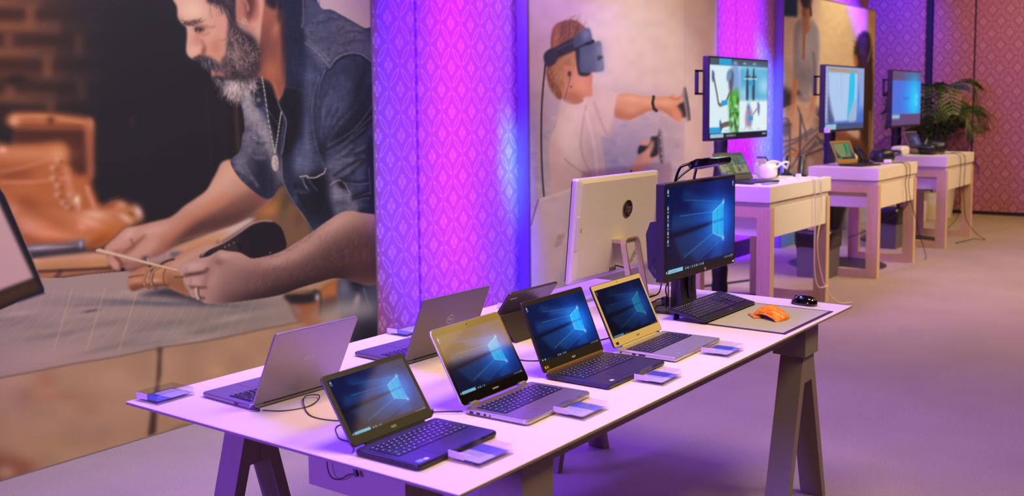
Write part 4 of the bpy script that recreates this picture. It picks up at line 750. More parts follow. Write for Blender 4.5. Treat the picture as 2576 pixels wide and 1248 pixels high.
# ------------------------------------------------------------------ screens
def hero(search=True,icons=4,extra=0,bright=1.0):
    A=Art(0,0,160,90,.62,(8,20,66)); T=A.org; T(0,0,1)
    A.blob(118,44,62,44,(14,60,176),.9); A.blob(122,44,34,30,(20,110,232),.75); A.blob(20,80,60,30,(5,12,44),.8); A.blob(150,8,30,14,(6,22,80),.7); A.blob(60,10,50,16,(8,18,70),.6)
    for pts,al in (([(132,25),(105,33),(30,14),(40,6)],.16),([(132,25),(106,34),(50,26),(60,20)],.22),([(106,34),(106,44),(10,46),(14,30)],.20),([(106,48),(106,60),(36,80),(14,52)],.18),([(132,66),(106,58),(50,74),(66,84)],.22),([(132,66),(118,62),(98,88),(130,88)],.14)):
        A.poly(pts,(60,170,255),3,al,None,False)
    A.line([(132,25),(40,16)],(90,180,255),.8,1,.35,None,False); A.line([(106,34),(30,32)],(90,190,255),.8,.8,.45,None,False); A.line([(106,58),(40,76)],(90,190,255),.8,.8,.5,None,False); A.line([(132,66),(70,84)],(90,180,255),.8,1,.3,None,False)
    A.poly([(106,44.6),(106,47.4),(0,55),(0,50)],(3,8,30),1,.85,None,False)
    A.blob(118,44,18,16,(60,190,255),.55)
    for q in ([(106,34.5),(116.5,30.5),(116.5,44.2),(106,44.6)],[(117.5,30.2),(132,25),(132,43.4),(117.5,44.1)],[(106,47.4),(116.5,47.2),(116.5,61),(106,57.8)],[(117.5,47.1),(132,46.4),(132,66),(117.5,61.3)]):
        A.poly(q,(46,190,255),0,.9,None,False)
    A.line([(106,34.5),(132,25),(132,66),(106,57.8),(106,34.5)],(180,235,255),.7,.3,.8,None,False); A.blob(132,25,3,3,(210,240,255),.7); A.blob(132,66,3,3,(210,240,255),.7); A.blob(136,45,10,20,(30,120,240),.5)
    A.poly([(0,86),(160,86),(160,90.6),(0,90.6)],(8,18,34),0,.8,None,False); A.poly([(1,87),(3,87),(3,89.6),(1,89.6)],(220,235,245),0,.9,None,False)
    if search: A.poly([(5,86.2),(37,86.2),(37,90.6),(5,90.6)],(132,205,228),0,.95,None,False); A.line([(8,88.4),(24,88.4)],(90,120,150),.7,.2,.7,None,False)
    else: A.blob(8,88.3,1.6,1.6,(220,235,245),.9); A.line([(12,88.4),(22,88.4)],(110,130,140),.7,.2,.6,None,False)
    cs=((200,220,235),(235,235,235),(60,120,240),(120,220,160),(235,200,120),(240,240,240),(80,160,250))
    for i in range(icons): A.blob(43+i*5,88.4,1.2,1.4,cs[i%7],.95)
    for i in range(6): A.blob(136+i*2.6,88.2,.8,.9,(220,225,230),.7)
    A.line([(151,87.4),(157,87.4)],(220,225,230),.6,0,.8,None,False); A.line([(151,89),(157,89)],(220,225,230),.6,0,.8,None,False)
    A.blob(4,5,1.5,2.4,(230,245,255),.95); A.line([(2.4,9),(6,9)],(210,225,235),.8,0,.8,None,False)
    for i in range(extra): A.blob(4,22+i*8.5,1.3,2.2,(230,245,255),.95); A.line([(2.4,26+i*8.5),(6,26+i*8.5)],(210,225,235),.7,0,.8,None,False)
    if extra: A.blob(156,5,1.2,2,(230,245,255),.95); A.line([(154.5,8),(157.5,8)],(210,225,235),.6,0,.7,None,False)
    A.a*=bright; return A.a
scr=vcmat('lit_screen',.06,.85,spec=.5)
scr_dim=vcmat('lit_screen_dim',.06,.55,spec=.5)
gloss_black=mat('gloss_black',(14,12,14),.12); plastic=mat('dark_plastic',(34,31,33),.34); keyp=mat('key_plastic',(44,38,66),.32); legend=mat('key_legend',(200,196,205),.5)
port_m=mat('port_black',(8,8,10),.5); rubber=mat('rubber',(18,17,18),.7); chrome=mat('chrome',(210,205,200),.18,1)
def alu(n,c,r=.36,m=.75): return mat(n,c,r,m)
def lid_matrix(W,T,lean): s,c=math.sin(lean),math.cos(lean); return Matrix(((1,0,0,0),(0,s,-c,0),(0,c,s,T),(0,0,0,1)))
def keys(b,x0,x1,y0,y1,z,rows=6,num=False,h=.0012,leg=True):
    """rows of key caps from the back edge y1 to the front y0"""
    rh=[.62]+[1]*(rows-1); tot=sum(rh); y=y1; g=.0018
    lay=[[1]*14,[1]*13+[2],[1.5]+[1]*12+[1.5],[1.8]+[1]*11+[2.2],[2.3]+[1]*10+[2.7],[1.2,1,1,1.2,5.6,1.2,1,1,1,.8]]
    for k in range(rows):
        hh=(y1-y0)*rh[k]/tot; L=lay[k]; s=sum(L); x=x0
        for w in L:
            ww=(x1-x0)*w/s; b.mi=0; b.box(x+g/2,y-hh+g/2,z,x+ww-g/2,y-g/2,z+h)
            if leg: b.mi=1; cx_,cy_=x+ww*.5,y-hh*.45; b.box(cx_-.0022,cy_-.0011,z+h,cx_+.0022,cy_+.0011,z+h+.0001)
            x+=ww
        y-=hh
    b.mi=0
def laptop(label,loc,rz,W,D,T,lean,H,body,lidm,bez,art,scr_m=scr,bzl=(.011,.014,.03),brand=None,bcol=legend,bsize=.009,deck=None,r=.012,back=None,hinge='bar',sticker=None,pad=True,kbx=.88,port_l=(),group='laptops set out on the trestle table',kleg=True,keyc=None,webcam=True):
    t=thing('laptop',label,'laptop',loc,math.radians(rz),group)
    MB().slab(rr(W,D,r,5,0,-D/2),.0025,T,min(.0045,(T-.0025)*.45)).build('base',body,t,smooth=False)
    for sx in (-1,1):
        for sy in (-.02,-D+.02): MB().box(sx*(W/2-.03)-.008,sy-.004,0,sx*(W/2-.03)+.008,sy+.004,.003).build('foot',rubber,t)
    kw=W*kbx; ky1=-.028; ky0=ky1-.094
    if deck: MB().slab(rr(W-.006,D-.006,r-.002,4,0,-D/2),T,T+.0003).build('deck',deck,t)
    MB().box(-kw/2,ky0,T+.0002,kw/2,ky1,T+.0006).build('keyboard_well',mat('key_well',(10,9,12),.5),t)
    b=MB(); keys(b,-kw/2+.001,kw/2-.001,ky0+.001,ky1-.001,T+.0006,leg=kleg); b.build('keyboard',[keyc or keyp,legend],t)
    if pad: MB().slab(rr(.105,min(.062,D+ky0-.014),.003,3,-.012,(ky0-D)/2),T+.0002,T+.0007).build('touchpad',deck or body,t)
    if sticker: b=MB(); b.box(-W/2+.014,-D+.012,T+.0003,-W/2+.034,-D+.026,T+.0006); b.build('sticker',mat('sticker_blue',(120,150,214),.3),t); b=MB(); b.box(-W/2+.037,-D+.012,T+.0003,-W/2+.050,-D+.022,T+.0006); b.build('sticker',mat('sticker_white',(206,206,214),.3),t)
    for (y,w) in port_l: MB().box(-W/2-.0003,-y-w,T*.35,-W/2+.002,-y,T*.72).build('port',port_m,t)
    M=lid_matrix(W,T,lean)
    ld=MB().slab(rr(W,H,r,5,0,H/2+.003),-.0062,0,.0022).build('lid',lidm,t,M=M)
    MB().slab(rr(W-.004,H-.004,r-.002,5,0,H/2+.003),-.0001,.0006).build('bezel',bez,ld,M=M)
    sx,st,sb=bzl
    P=M@Vector((-W/2+sx,H+.003-st,.0010)); u=(M.to_3x3()@Vector((W-2*sx,0,0))); v=M.to_3x3()@Vector((0,-(H-st-sb),0))
    if art is not None: s=sheet('screen',art,P,u,v,scr_m,ld)
    if webcam: MB().lathe([(.0022,0),(.0022,.0004)],(0,H-st/2+.003,.0006),12).build('webcam',port_m,ld,M=M)
    if brand: lettering('brand_lettering',brand,bsize,M@Matrix.Translation((0,sb*.52+.003,.0008)),bcol,ld)
    if hinge=='bar': b=MB(); b.tube([(-W*.36,.002,T-.001),(W*.36,.002,T-.001)],.0042,10,False); b.build('hinge',bez,t)
    else:
        for s_ in (-1,1): b=MB(); b.xf(Matrix()); b.box(s_*W*.36-.016,-.008,T-.006,s_*W*.36+.016,.004,T+.008); b.build('hinge',hinge,t,bev=.002)
    return t,M
def lidof(t): return [c for c in t.children if c.name.startswith('lid')][0]
def back_logo(t,M,mt,txt,size,x,v,shear=0): lettering('lid_lettering',txt,size,M@Matrix.Translation((x,v,-.0064))@Matrix.Rotation(math.pi,4,'Y'),mt,lidof(t),shear)
silver=alu('silver_alu',(196,190,192)); champagne=mat('champagne_plastic',(206,184,138),.4,.2); dsil=alu('space_grey',(120,112,116),.38); dark_al=alu('dark_alu',(58,52,82),.34,.3)
blk_lid=mat('black_bezel',(26,22,20),.4); dark_gl=mat('gloss_bezel',(12,10,12),.08)
yel=mat('sticker_gold',(216,160,40),.4)
Z=TZ
H1=hero(True,4); 
l1,m1=laptop('small black laptop with a thick dark bezel, nearest the front table corner',(1.797,1.682,Z),1.5,.298,.198,.0155,math.radians(34),.184,plastic,plastic,blk_lid,H1,scr,(.014,.014,.026),'ASUS',legend,.0085,deck=mat('navy_plastic',(50,44,86),.3),sticker=True,port_l=((.11,.012),(.13,.012),(.155,.007)),r=.012)
l2,m2=laptop('silver laptop with glossy black bezel and two silver hinges, second in the front row',(2.208,1.682,Z),2.2,.320,.203,.0155,math.radians(30),.220,silver,silver,dark_gl,hero(True,4),scr,(.0105,.022,.030),'SAMSUNG',legend,.0062,hinge=silver,deck=alu('platinum_deck',(122,106,122),.3,.4),port_l=((.02,.012),(.042,.012),(.065,.008),(.083,.004)),r=.014)
l3,m3=laptop('black laptop with a gold hinge strip and bright blue screen, front row',(2.628,1.700,Z),.8,.345,.218,.0145,math.radians(22.5),.219,dark_al,plastic,blk_lid,hero(False,5),vcmat('lit_screen_bright',.25,1.0,spec=.02),(.009,.014,.034),'acer',legend,.012,deck=dark_al,hinge='bar',sticker=None,port_l=((.02,.012),(.036,.005)),r=.008)
b=MB(); b.box(-.160,-.0035,.0125,.160,.0045,.0225); b.build('hinge_cover',mat('bronze_strip',(176,134,86),.3,.6),l3,bev=.002)
b=MB(); b.box(-.165,.012,.0009,-.139,.022,.0011); b.build('bezel_sticker',[blk_lid],lidof(l3),M=m3); b=MB(); b.box(-.163,.013,.0011,-.157,.021,.0013); b.box(-.155,.013,.0011,-.141,.0138,.0013); b.box(-.155,.0202,.0011,-.141,.021,.0013); b.box(-.153,.0155,.0011,-.144,.0185,.0013); b.build('bezel_sticker',yel,lidof(l3),M=m3)
MB().slab(rr(.016,.010,.001,2,-.118,-.196),.0145,.0149).build('sticker',mat('sticker_white',(206,206,214),.3),l3)
l4,m4=laptop('silver laptop with a champagne bezel and dim screen beside the black monitor',(3.012,1.691,Z),1.6,.342,.216,.0155,math.radians(25.5),.215,silver,plastic,champagne,hero(True,4,0,.8),scr_dim,(.0135,.018,.030),'acer',mat('print_dark',(60,52,44),.5),.012,sticker=None,port_l=((.018,.006),(.062,.013),(.085,.024)),r=.008)
b=MB(); b.box(-.160,.010,.0008,-.136,.019,.0010); b.build('bezel_sticker',blk_lid,lidof(l4),M=m4); b=MB(); b.box(-.160,.010,.0010,-.154,.019,.0012); b.build('bezel_sticker',yel,lidof(l4),M=m4)
MB().slab(rr(.014,.010,.001,2,-.105,-.192),.0155,.0159).build('sticker',mat('sticker_blue',(120,150,214),.3),l4)
MB().box(.120,-.118,.0157,.134,-.109,.0160).build('fingerprint_reader',gloss_black,l4)
# back row, seen from behind
b1,n1=laptop('grey laptop seen from behind with pale lettering, at the left of the back row',(1.893,2.155,Z),-1,.296,.222,.0155,math.radians(26.5),.229,alu('mauve_alu',(150,140,150)),alu('mauve_alu',(150,140,150)),dark_gl,None,webcam=False,port_l=(),r=.010,group='laptops set out on the trestle table')
b1.rotation_euler[2]=math.radians(180-1.5); back_logo(b1,n1,silver,'ASUS',.016,0,.125,.3)
MB().box(.1478,-.075,.006,.1483,-.058,.0105).build('port',port_m,b1)
b2,n2=laptop('dark grey laptop seen from behind with a round badge on its lid',(2.491,2.140,Z),0,.322,.222,.016,math.radians(22.5),.217,dsil,alu('dark_lid',(112,102,104),.42,.5),dark_gl,None,webcam=False,r=.005,deck=dsil)
b2.rotation_euler[2]=math.radians(180-1.5)
b=MB(); 
def ring(b,c,r0,r1,z0,z1,n=32,sx=1,sy=1):
    L=[]
    for r,z in ((r0,z0),(r1,z0),(r1,z1),(r0,z1),(r0,z0)): L.append([(c[0]+sx*r*math.cos(2*math.pi*j/n),c[1]+sy*r*math.sin(2*math.pi*j/n),z) for j in range(n)])
    b.loops(L,cap=False)
ring(b,(0,.125),.0145,.0158,-.0068,-.0062); b.build('lid_badge',legend,lidof(b2),M=n2); back_logo(b2,n2,legend,'DELL',.0095,0,.125)
# tablet computer on its kickstand
tk=thing('tablet_computer','dark tablet leaning on its kickstand behind the gold-hinged laptop','tablet',(2.93,2.19,Z),math.radians(180),'laptops set out on the trestle table')
Mt=lid_matrix(.29,.006,math.radians(36)); tabm=mat('tablet_back',(74,64,64),.3,.5)
MB().slab(rr(.292,.205,.008,4,0,.1025),-.009,0,.002).build('body',tabm,tk,M=Mt)
MB().slab(rr(.286,.199,.006,4,0,.1025),-.0001,.0006).build('screen',dark_gl,tk,M=Mt)
lettering('brand_lettering','Lenovo',.013,Mt@Matrix.Translation((.108,.178,-.0092))@Matrix.Rotation(math.pi,4,'Y'),legend,tk,.0)
MB().lathe([(.003,0),(.003,.0005)],(.0,.188,-.0095),12).build('rear_camera',port_m,tk,M=Mt)
b=MB(); p0=Mt@Vector((0,.105,-.0095)); 
b.loops([[(-.146,p0.y,p0.z),(.146,p0.y,p0.z),(.146,p0.y+.0035,p0.z),(-.146,p0.y+.0035,p0.z)],[(-.146,p0.y+.075,.0005),(.146,p0.y+.075,.0005),(.146,p0.y+.0785,.0005),(-.146,p0.y+.0785,.0005)]]); b.build('kickstand',tabm,tk)
for s in (-1,1): b=MB(); b.tube([(s*.13-.012,p0.y,p0.z),(s*.13+.012,p0.y,p0.z)],.005,10,False); b.build('kickstand_hinge',chrome,tk)
MB().slab(rr(.29,.195,.008,4,0,-.105),0,.0055,.002).build('keyboard_base',mat('navy_plastic',(38,34,44),.3),tk)
b=MB(); keys(b,-.135,.135,-.115,-.02,.0055,leg=False); b.build('keyboard',keyp,tk)
# ------------------------------------------------------------------ acrylic sign blocks
acr=clear('clear_acrylic'); 
def card_art(side):
    A=Art(0,0,84,110,1.0,(196,190,232)); A.org(0,0,1)
    if side=='blue': A.poly([(-2,-2),(90,-2),(90,48),(-2,48)],(86,96,214),0,1,None,False)
    else: A.poly([(-2,40),(112,40),(112,90),(-2,90)],(60,60,214),0,1,None,False)
    r=np.random.RandomState(2)
    for k in range(3): A.line([(18,14+k*8),(30+r.rand()*50,14+k*8)],(150,160,240),2,.5,.7,None,False)
    for k in range(5): A.line([(12,60+k*8),(40+r.rand()*32,60+k*8)],(160,150,206),1.2,.4,.7,None,False)
    for k in range(9): A.poly([(12+k*7,46),(17+k*7,46),(17+k*7,51+(k%3)),(12+k*7,51+(k%3))],(206,200,244),0,.8,None,False)
    return A.a
card_m=vcmat('printed_card',.5)
def block(label,x,y,rz,flip=False):
    t=thing('acrylic_sign_block',label,'sign',(x,y,Z),math.radians(rz),'clear acrylic information blocks')
    w,d=.128,.102
    MB().slab(rr(w,d,.002,2),0,.007,.0008).build('lower_plate',acr,t)
    MB().slab(rr(w-.006,d-.006,.002,2),.0084,.0240,.001).build('upper_plate',acr,t)
    s=-1 if flip else 1
    A=card_art('blue'); sheet('card',A,(.054*s,.040*s,.0078),(0,-.080*s,0),(-.108*s,0,0),card_m,t)
    b=MB(); b.box(-.0615,-.002,.0082,-.0600,.045,.0232); b.build('white_edge_label',mat('card_white',(216,206,222),.6),t)
    return t
block('clear acrylic information block at the near table edge in front of the small black laptop',1.812,1.434,-1)
block('clear acrylic information block in front of the laptop with two silver hinges',2.238,1.434,0)
block('clear acrylic information block in front of the black laptop with the gold hinge',2.643,1.425,2)
block('clear acrylic information block in front of the champagne-bezel laptop',3.058,1.414,1)
block('clear acrylic information block alone at the left back corner of the table',1.688,2.462,2,True)
block('clear acrylic information block at the back table edge behind the leaning tablet',3.30,2.42,2,True)
block('clear acrylic information block half hidden behind the laptop with the round badge',2.70,2.46,0,True)
# ------------------------------------------------------------------ cables on the table
def cord(label,pts,r=.0016,mt=None,name='power_cord',cat='cord'):
    c=MB(); c.tube(pts,r,8); return tag(c.build(name,mt or cord_m,smooth=True),label,cat)
z1=Z+.0018
cord('thin black cord looping from the grey laptop toward the small black one',[(1.756,2.130,Z+.004),(1.79,2.085,z1),(1.85,2.060,z1),(1.905,2.075,z1+.003),(1.935,2.105,z1+.006),(1.905,2.125,z1+.006),(1.850,2.070,z1+.003),(1.800,1.985,z1),(1.810,1.905,z1),(1.850,1.865,z1),(1.845,1.845,z1)])
cord('kinked black cord behind the small black laptop',[(1.845,1.845,z1),(1.795,1.870,z1),(1.765,1.860,z1),(1.735,1.825,z1),(1.712,1.790,z1),(1.705,1.750,z1+.001),(1.670,1.700,Z+.006),(1.645,1.680,Z+.008)])
b=MB(); b.tube([(1.752,2.135,Z+.004),(1.742,2.158,Z+.009)],.0045,8,False); tag(b.build('cord_plug',cord_m),'small angled black plug in the side of the silver grey laptop','plug')
cord('black cord with a ferrite bead running to the laptop with silver hinges',[(1.99,1.770,z1),(2.01,1.735,z1+.003),(2.045,1.675,Z+.008)],.002)
b=MB(); b.tube([(1.985,1.765,Z+.007),(2.005,1.742,Z+.007)],[.006,.0072,.0072,.006],10,False); tag(b.build('ferrite_bead',cord_m),'black ferrite bead on the cord beside the laptop with silver hinges','ferrite bead')
cord('black cord lying between the tablet and the black laptop',[(2.66,1.98,z1),(2.60,1.90,z1),(2.62,1.84,z1),(2.70,1.80,z1),(2.79,1.79,z1),(2.82,1.73,Z+.006)],.002)
cord('black cord behind the champagne-bezel laptop',[(2.84,1.80,z1),(2.90,1.83,z1),(3.02,1.82,z1),(3.15,1.78,z1),(3.195,1.715,Z+.006)],.002)
# ------------------------------------------------------------------ white all-in-one seen from behind
cream=mat('pearl_plastic',(214,200,192),.32,.1); gold_al=mat('satin_gold',(206,190,150),.3,.6)
ax0,ax1,ay,az0,az1=3.44,4.12,2.235,.842,1.262
AYY=2.215
aio=thing('all_in_one_computer','pearl white all-in-one computer seen from behind with a round black badge','computer',(3.66,2.16,Z))
oA=Matrix.Translation((-3.66,-2.16,-Z)); Sh=Matrix(((1,0,0,0),(0,1,-.09,.053+.09*.85),(0,0,1,0),(0,0,0,1))); oS=oA@Sh
def aq(x,y,z): return (x,y,z)
AX0,AX1=3.365,4.026; ZA0,ZA1=.850,1.270
b=MB(); 
def rxz(x0,x1,z0,z1,y,r=.012,n=4,yt=0): return [(x,y+yt*(z-z0),z) for x,z in [(p[0],p[1]) for p in rr(x1-x0,z1-z0,r,n,(x0+x1)/2,(z0+z1)/2)]]
# tapered shell: full size at the glass, bulging slightly at the back
b.loops([rxz(AX0+.03,AX1-.03,ZA0+.02,ZA1-.02,2.142),rxz(AX0+.006,AX1-.006,ZA0+.006,ZA1-.004,2.150),rxz(AX0,AX1,ZA0,ZA1,2.158),rxz(AX0,AX1,ZA0,ZA1,2.172)]); b.build('back_shell',cream,aio,M=oS)
b=MB(); b.loops([rxz(AX0+.002,AX1-.002,ZA0+.002,ZA1-.002,2.172),rxz(AX0+.002,AX1-.002,ZA0+.002,ZA1-.002,2.177)]); b.build('display_glass',dark_gl,aio,M=oS)
# optical drive cover, vents
b=MB(); b.loops([rxz(AX0+.012,AX0+.068,.985,1.12,2.1475,.003,2),rxz(AX0+.012,AX0+.068,.985,1.12,2.1415,.003,2)]); b.build('drive_cover',cream,aio,M=oS,bev=.001)
MB().box(AX0+.036,2.1405,1.055,AX0+.042,2.1415,1.073).build('drive_button',gold_al,aio,M=oS)
bx,bz=3.757,1.122
b=MB(); b.lathe([(.0,0),(.037,0),(.037,.003),(.0,.003)],(0,0,0),40); b.build('badge',gloss_black,aio,M=oS@Matrix.Translation((bx,2.1412,bz))@Matrix.Rotation(math.pi/2,4,'X'))
b=MB(); ring(b,(0,0),.0355,.0378,.0028,.0036,40); b.build('badge_rim',chrome,aio,M=oS@Matrix.Translation((bx,2.1412,bz))@Matrix.Rotation(math.pi/2,4,'X'))
lettering('badge_lettering','hp',.050,oS@Matrix.Translation((bx,2.137,bz+.001))@Matrix.Rotation(math.pi/2,4,'X'),chrome,aio,.25)
# U-shaped stand
b=MB(); sx0,sx1=3.640,3.755
path=[(sx0,2.080,.757),(sx0,2.107,.90),(sx0,2.122,.985),(sx0+.008,2.125,1.002),(sx0+.024,2.126,1.009),(sx1-.024,2.126,1.009),(sx1-.008,2.125,1.002),(sx1,2.122,.985),(sx1,2.107,.90),(sx1,2.080,.757)]
L=[]
for i,p in enumerate(path):
    p=Vector(p); a=Vector(path[max(i-1,0)]); c=Vector(path[min(i+1,len(path)-1)]); d=(c-a).normalized(); nrm=Vector((0,1,0)); s=d.cross(nrm).normalized()
    L.append([tuple(p+nrm*.010+s*.004),tuple(p-nrm*.014+s*.004),tuple(p-nrm*.014-s*.004),tuple(p+nrm*.010-s*.004)])
b.loops(L); b.build('stand_loop',gold_al,aio,M=oA)
b=MB(); b.box(sx0+.012,2.122,.988,sx1-.012,2.190,1.003); b.build('stand_mount',gold_al,aio,M=oA)
b=MB(); b.slab(rr(.25,.19,.012,4,3.715,2.175),Z,Z+.006,.002); b.build('stand_base',silver,aio,M=oA)
b=MB(); 
for k in range(5): b.box(3.648+k*.011,2.1405,.868,3.653+k*.011,2.1425,.884)
b.build('vent_slots',port_m,aio,M=oS)
b=MB()
r_=random.Random(4)
for k in range(12):
    x=3.862-.005*k; b.box(x,2.1407,.958-k*.0065,x+.012+r_.random()*.030,2.1413,.9598-k*.0065)
b.build('regulatory_text',mat('grey_print',(90,84,88),.6),aio,M=oS)
c=MB(); c.tube([(3.69,2.19,.888),(3.71,2.165,.880),(3.73,2.15,.86),(3.745,2.13,.80),(3.76,2.10,.7605)],.003); tag(c.build('power_cord',cord_m),'black cord dropping from the back of the white all-in-one','cord')
kb=thing('keyboard','thin white keyboard lying behind the white all-in-one','keyboard',(3.56,2.30,Z)); MB().slab(rr(.36,.12,.006,3),0,.012,.003).build('body',cream,kb); b=MB(); keys(b,-.17,.17,-.05,.05,.012,leg=False); b.build('keys',mat('white_keys',(220,212,214),.4),kb)
# ------------------------------------------------------------------ projector workstation: monitor, computer box, arm, mat
blackm=mat('black_matte',(30,27,28),.42); dbrown=mat('dark_bronze',(58,50,46),.42,.3)
ws=thing('monitor','large black monitor with an overhead arm, standing by the touch mat','monitor',(3.66,1.88,Z))
oW=Matrix.Translation((-3.66,-1.88,-Z))
mx0,mx1,mz0,mz1,my=3.350,3.965,.8985,1.2645,1.78
b=MB(); b.loops([rxz(mx0,mx1,mz0,mz1,my+.034,.006,3),rxz(mx0,mx1,mz0,mz1,my+.002,.006,3),rxz(mx0+.002,mx1-.002,mz0+.002,mz1-.002,my,.005,3)]); b.build('housing',blackm,ws,M=oW)
A=hero(True,9,5,1.05); sheet('screen',A,np.array((mx0+.012-3.66,my-.0012-1.88,mz1-.012-Z)),(mx1-mx0-.024,0,0),(0,0,-(mz1-mz0-.042)),scr,ws)
lettering('brand_badge','hp',.016,oW@Matrix.Translation(((mx0+mx1)/2+.03,my-.001,mz0+.013))@Matrix.Rotation(math.pi/2,4,'X'),legend,ws,.2)
MB().box(mx1-.02,my-.0012,mz0+.008,mx1-.014,my-.0002,mz0+.012).build('power_light',mat('led_white',(230,230,255),.5,0,3),ws,M=oW)
# hexagonal computer box behind
hx=[(1.822,1.123),(1.884,1.112),(1.902,1.066),(1.893,.935),(1.866,.899),(1.822,.902)]
b=MB(); b.prism([(y,z) for y,z in hx],0,3.43,3.90); b.build('computer_box',mat('violet_black',(40,34,46),.4),ws,M=oW,bev=.003)
b=MB(); b.prism([(1.830,1.085),(1.845,1.105),(1.835,1.115),(1.824,1.11)],0,3.4285,3.431); b.prism([(1.826,.93),(1.842,.945),(1.836,.91),(1.824,.905)],0,3.4285,3.431); b.build('vent',port_m,ws,M=oW)
b=MB(); b.box(3.417,1.847,.957,3.4305,1.868,.973); b.build('side_plug',port_m,ws,M=oW)
b=MB(); 
for k in range(4): b.box(3.4275,1.868-k*.006,.925-k*.004,3.4305,1.872-k*.006,.945-k*.004)
b.build('side_ports',chrome,ws,M=oW)
MB().box(3.60,1.814,.99,3.72,1.90,1.06).build('mount_block',blackm,ws,M=oW)
# column and base
b=MB(); b.loops([[(3.598,1.835,.757),(3.735,1.835,.757),(3.735,1.885,.757),(3.598,1.885,.757)],[(3.604,1.845,.90),(3.730,1.845,.90),(3.730,1.885,.90),(3.604,1.885,.90)],[(3.606,1.852,1.0),(3.728,1.852,1.0),(3.728,1.885,1.0),(3.606,1.885,1.0)]]); b.build('column',dbrown,ws,M=oW,bev=.003)
b=MB(); b.loops([rxz(3.652,3.710,.79,.90,1.834,.012,4),rxz(3.652,3.710,.79,.90,1.8305,.012,4)]); b.build('column_cover',blackm,ws,M=oW); MB().box(3.672,1.8285,.815,3.692,1.832,.875).build('column_slot',port_m,ws,M=oW)
b=MB(); b.loops([[(3.50,1.775,Z),(3.83,1.79,Z),(3.83,2.0,Z),(3.50,2.0,Z)],[(3.51,1.79,Z+.009),(3.82,1.80,Z+.009),(3.82,1.99,Z+.009),(3.51,1.99,Z+.009)]]); b.build('base',blackm,ws,M=oW,bev=.002)
# overhead arm
def arm(pts,r): c=MB(); c.tube(pts,r,8); return c.build('arm_tube',gloss_black,ws,M=oW,smooth=True)
arm([(3.560,1.86,1.20),(3.575,1.852,1.262),(3.588,1.845,1.300),(3.602,1.835,1.318),(3.65,1.81,1.328)],.0055)
arm([(3.575,1.852,1.262),(3.61,1.835,1.288),(3.65,1.815,1.312)],.0048)
arm([(3.716,1.848,1.20),(3.720,1.845,1.262),(3.724,1.835,1.308)],.0055)
b=MB(); b.loops([[(3.640,1.838,1.326),(3.655,1.838,1.308),(3.735,1.838,1.300),(3.745,1.838,1.318),(3.738,1.838,1.326)],[(3.625,1.79,1.345),(3.640,1.79,1.318),(3.738,1.79,1.306),(3.752,1.79,1.330),(3.742,1.79,1.345)],[(3.625,1.70,1.348),(3.640,1.70,1.330),(3.738,1.70,1.326),(3.752,1.70,1.338),(3.742,1.70,1.350)]]); b.build('projector_head',gloss_black,ws,M=oW,bev=.003)
b=MB(); b.loops([[(3.645,1.825,1.3065),(3.735,1.825,1.2995),(3.735,1.71,1.3235),(3.645,1.71,1.3275)],[(3.645,1.825,1.3045),(3.735,1.825,1.2975),(3.735,1.71,1.3215),(3.645,1.71,1.3255)]]); b.build('lamp_window',mat('lamp_window',(176,150,200),.2),ws,M=oW)
# cables behind the monitor
for i,(lb,pts) in enumerate((('black cable looping beside the monitor stand, nearest the champagne-bezel laptop',[(3.50,1.868,.90),(3.50,1.872,.865),(3.49,1.88,.83),(3.44,1.90,.818),(3.425,1.90,.805),(3.46,1.89,.80),(3.50,1.88,.808),(3.545,1.87,.80)]),('black cable hanging in a bundle behind the monitor stand',[(3.53,1.86,.90),(3.545,1.865,.84),(3.55,1.87,.79),(3.555,1.88,.764)]),('black cable drooping from the computer box to the table behind the champagne-bezel laptop',[(3.545,1.87,.79),(3.50,1.875,.783),(3.46,1.87,.787),(3.40,1.86,.765),(3.36,1.85,.7525)]),('black cable twisted round the hanging cable bundle',[(3.56,1.86,.90),(3.535,1.87,.85),(3.56,1.88,.81),(3.575,1.88,.765)]))): cord(lb,pts,.0028,None,'cable','cable')
b=MB(); b.box(3.520,1.862,.776,3.548,1.884,.812); tag(b.build('cable_connector',cord_m,bev=.004),'black connector block in the cables beside the monitor stand','connector')
# touch mat
mt_=thing('touch_mat','pale flat touch mat with a violet border at the right end of the table','mat',(3.66,1.508,Z))
oM=Matrix.Translation((-3.66,-1.508,-Z))
MB().slab([(3.418,1.3435),(3.903,1.3435),(3.903,1.672),(3.418,1.672)],Z,Z+.0025,.0008).build('border',mat('mat_border',(58,36,84),.4),mt_,M=oM)
MB().box(3.432,1.357,Z+.0025,3.890,1.664,Z+.0029).build('work_surface',mat('mat_grey',(176,170,176),.5),mt_,M=oM)
# keyboard
kb=thing('keyboard','black full-size keyboard lit violet, leaning over the back edge of the mat','keyboard',(3.636,1.722,Z))
oK=Matrix.Translation((0,0,0)); Mk=Matrix.Translation((0,-.075,.012))@Matrix.Rotation(math.radians(11),4,'X')@Matrix.Translation((0,.075,0))
vplast=mat('keyboard_plastic',(34,28,40),.34)
b=MB(); b.slab(rr(.450,.158,.008,3),-.006,.004,.003); b.build('body',vplast,kb,M=Mk,bev=0)
b=MB(); keys(b,-.218,.062,-.045,.052,.004,h=.002); keys2=[(-.0+.068+.019*i,-.045+.0195*j) for i in range(3) for j in range(2)]
for i,j in ((0,0),(1,0),(2,0),(1,1),(0,3),(1,3),(2,3),(0,4),(1,4),(2,4)): b.box(.068+.0175*i,-.045+.0172*j,.004,.0835+.0175*i,-.0295+.0172*j,.006)
for i in range(4):
    for j in range(5): x=.130+.0205*i; y=-.045+.0172*j; b.mi=0; b.box(x,y,.004,x+.019,y+.0155,.006); b.mi=1; b.box(x+.008,y+.007,.006,x+.012,y+.0095,.0061)
b.mi=0; b.build('keys',[mat('keyboard_keys',(48,40,78),.3),legend],kb,M=Mk)
b=MB()
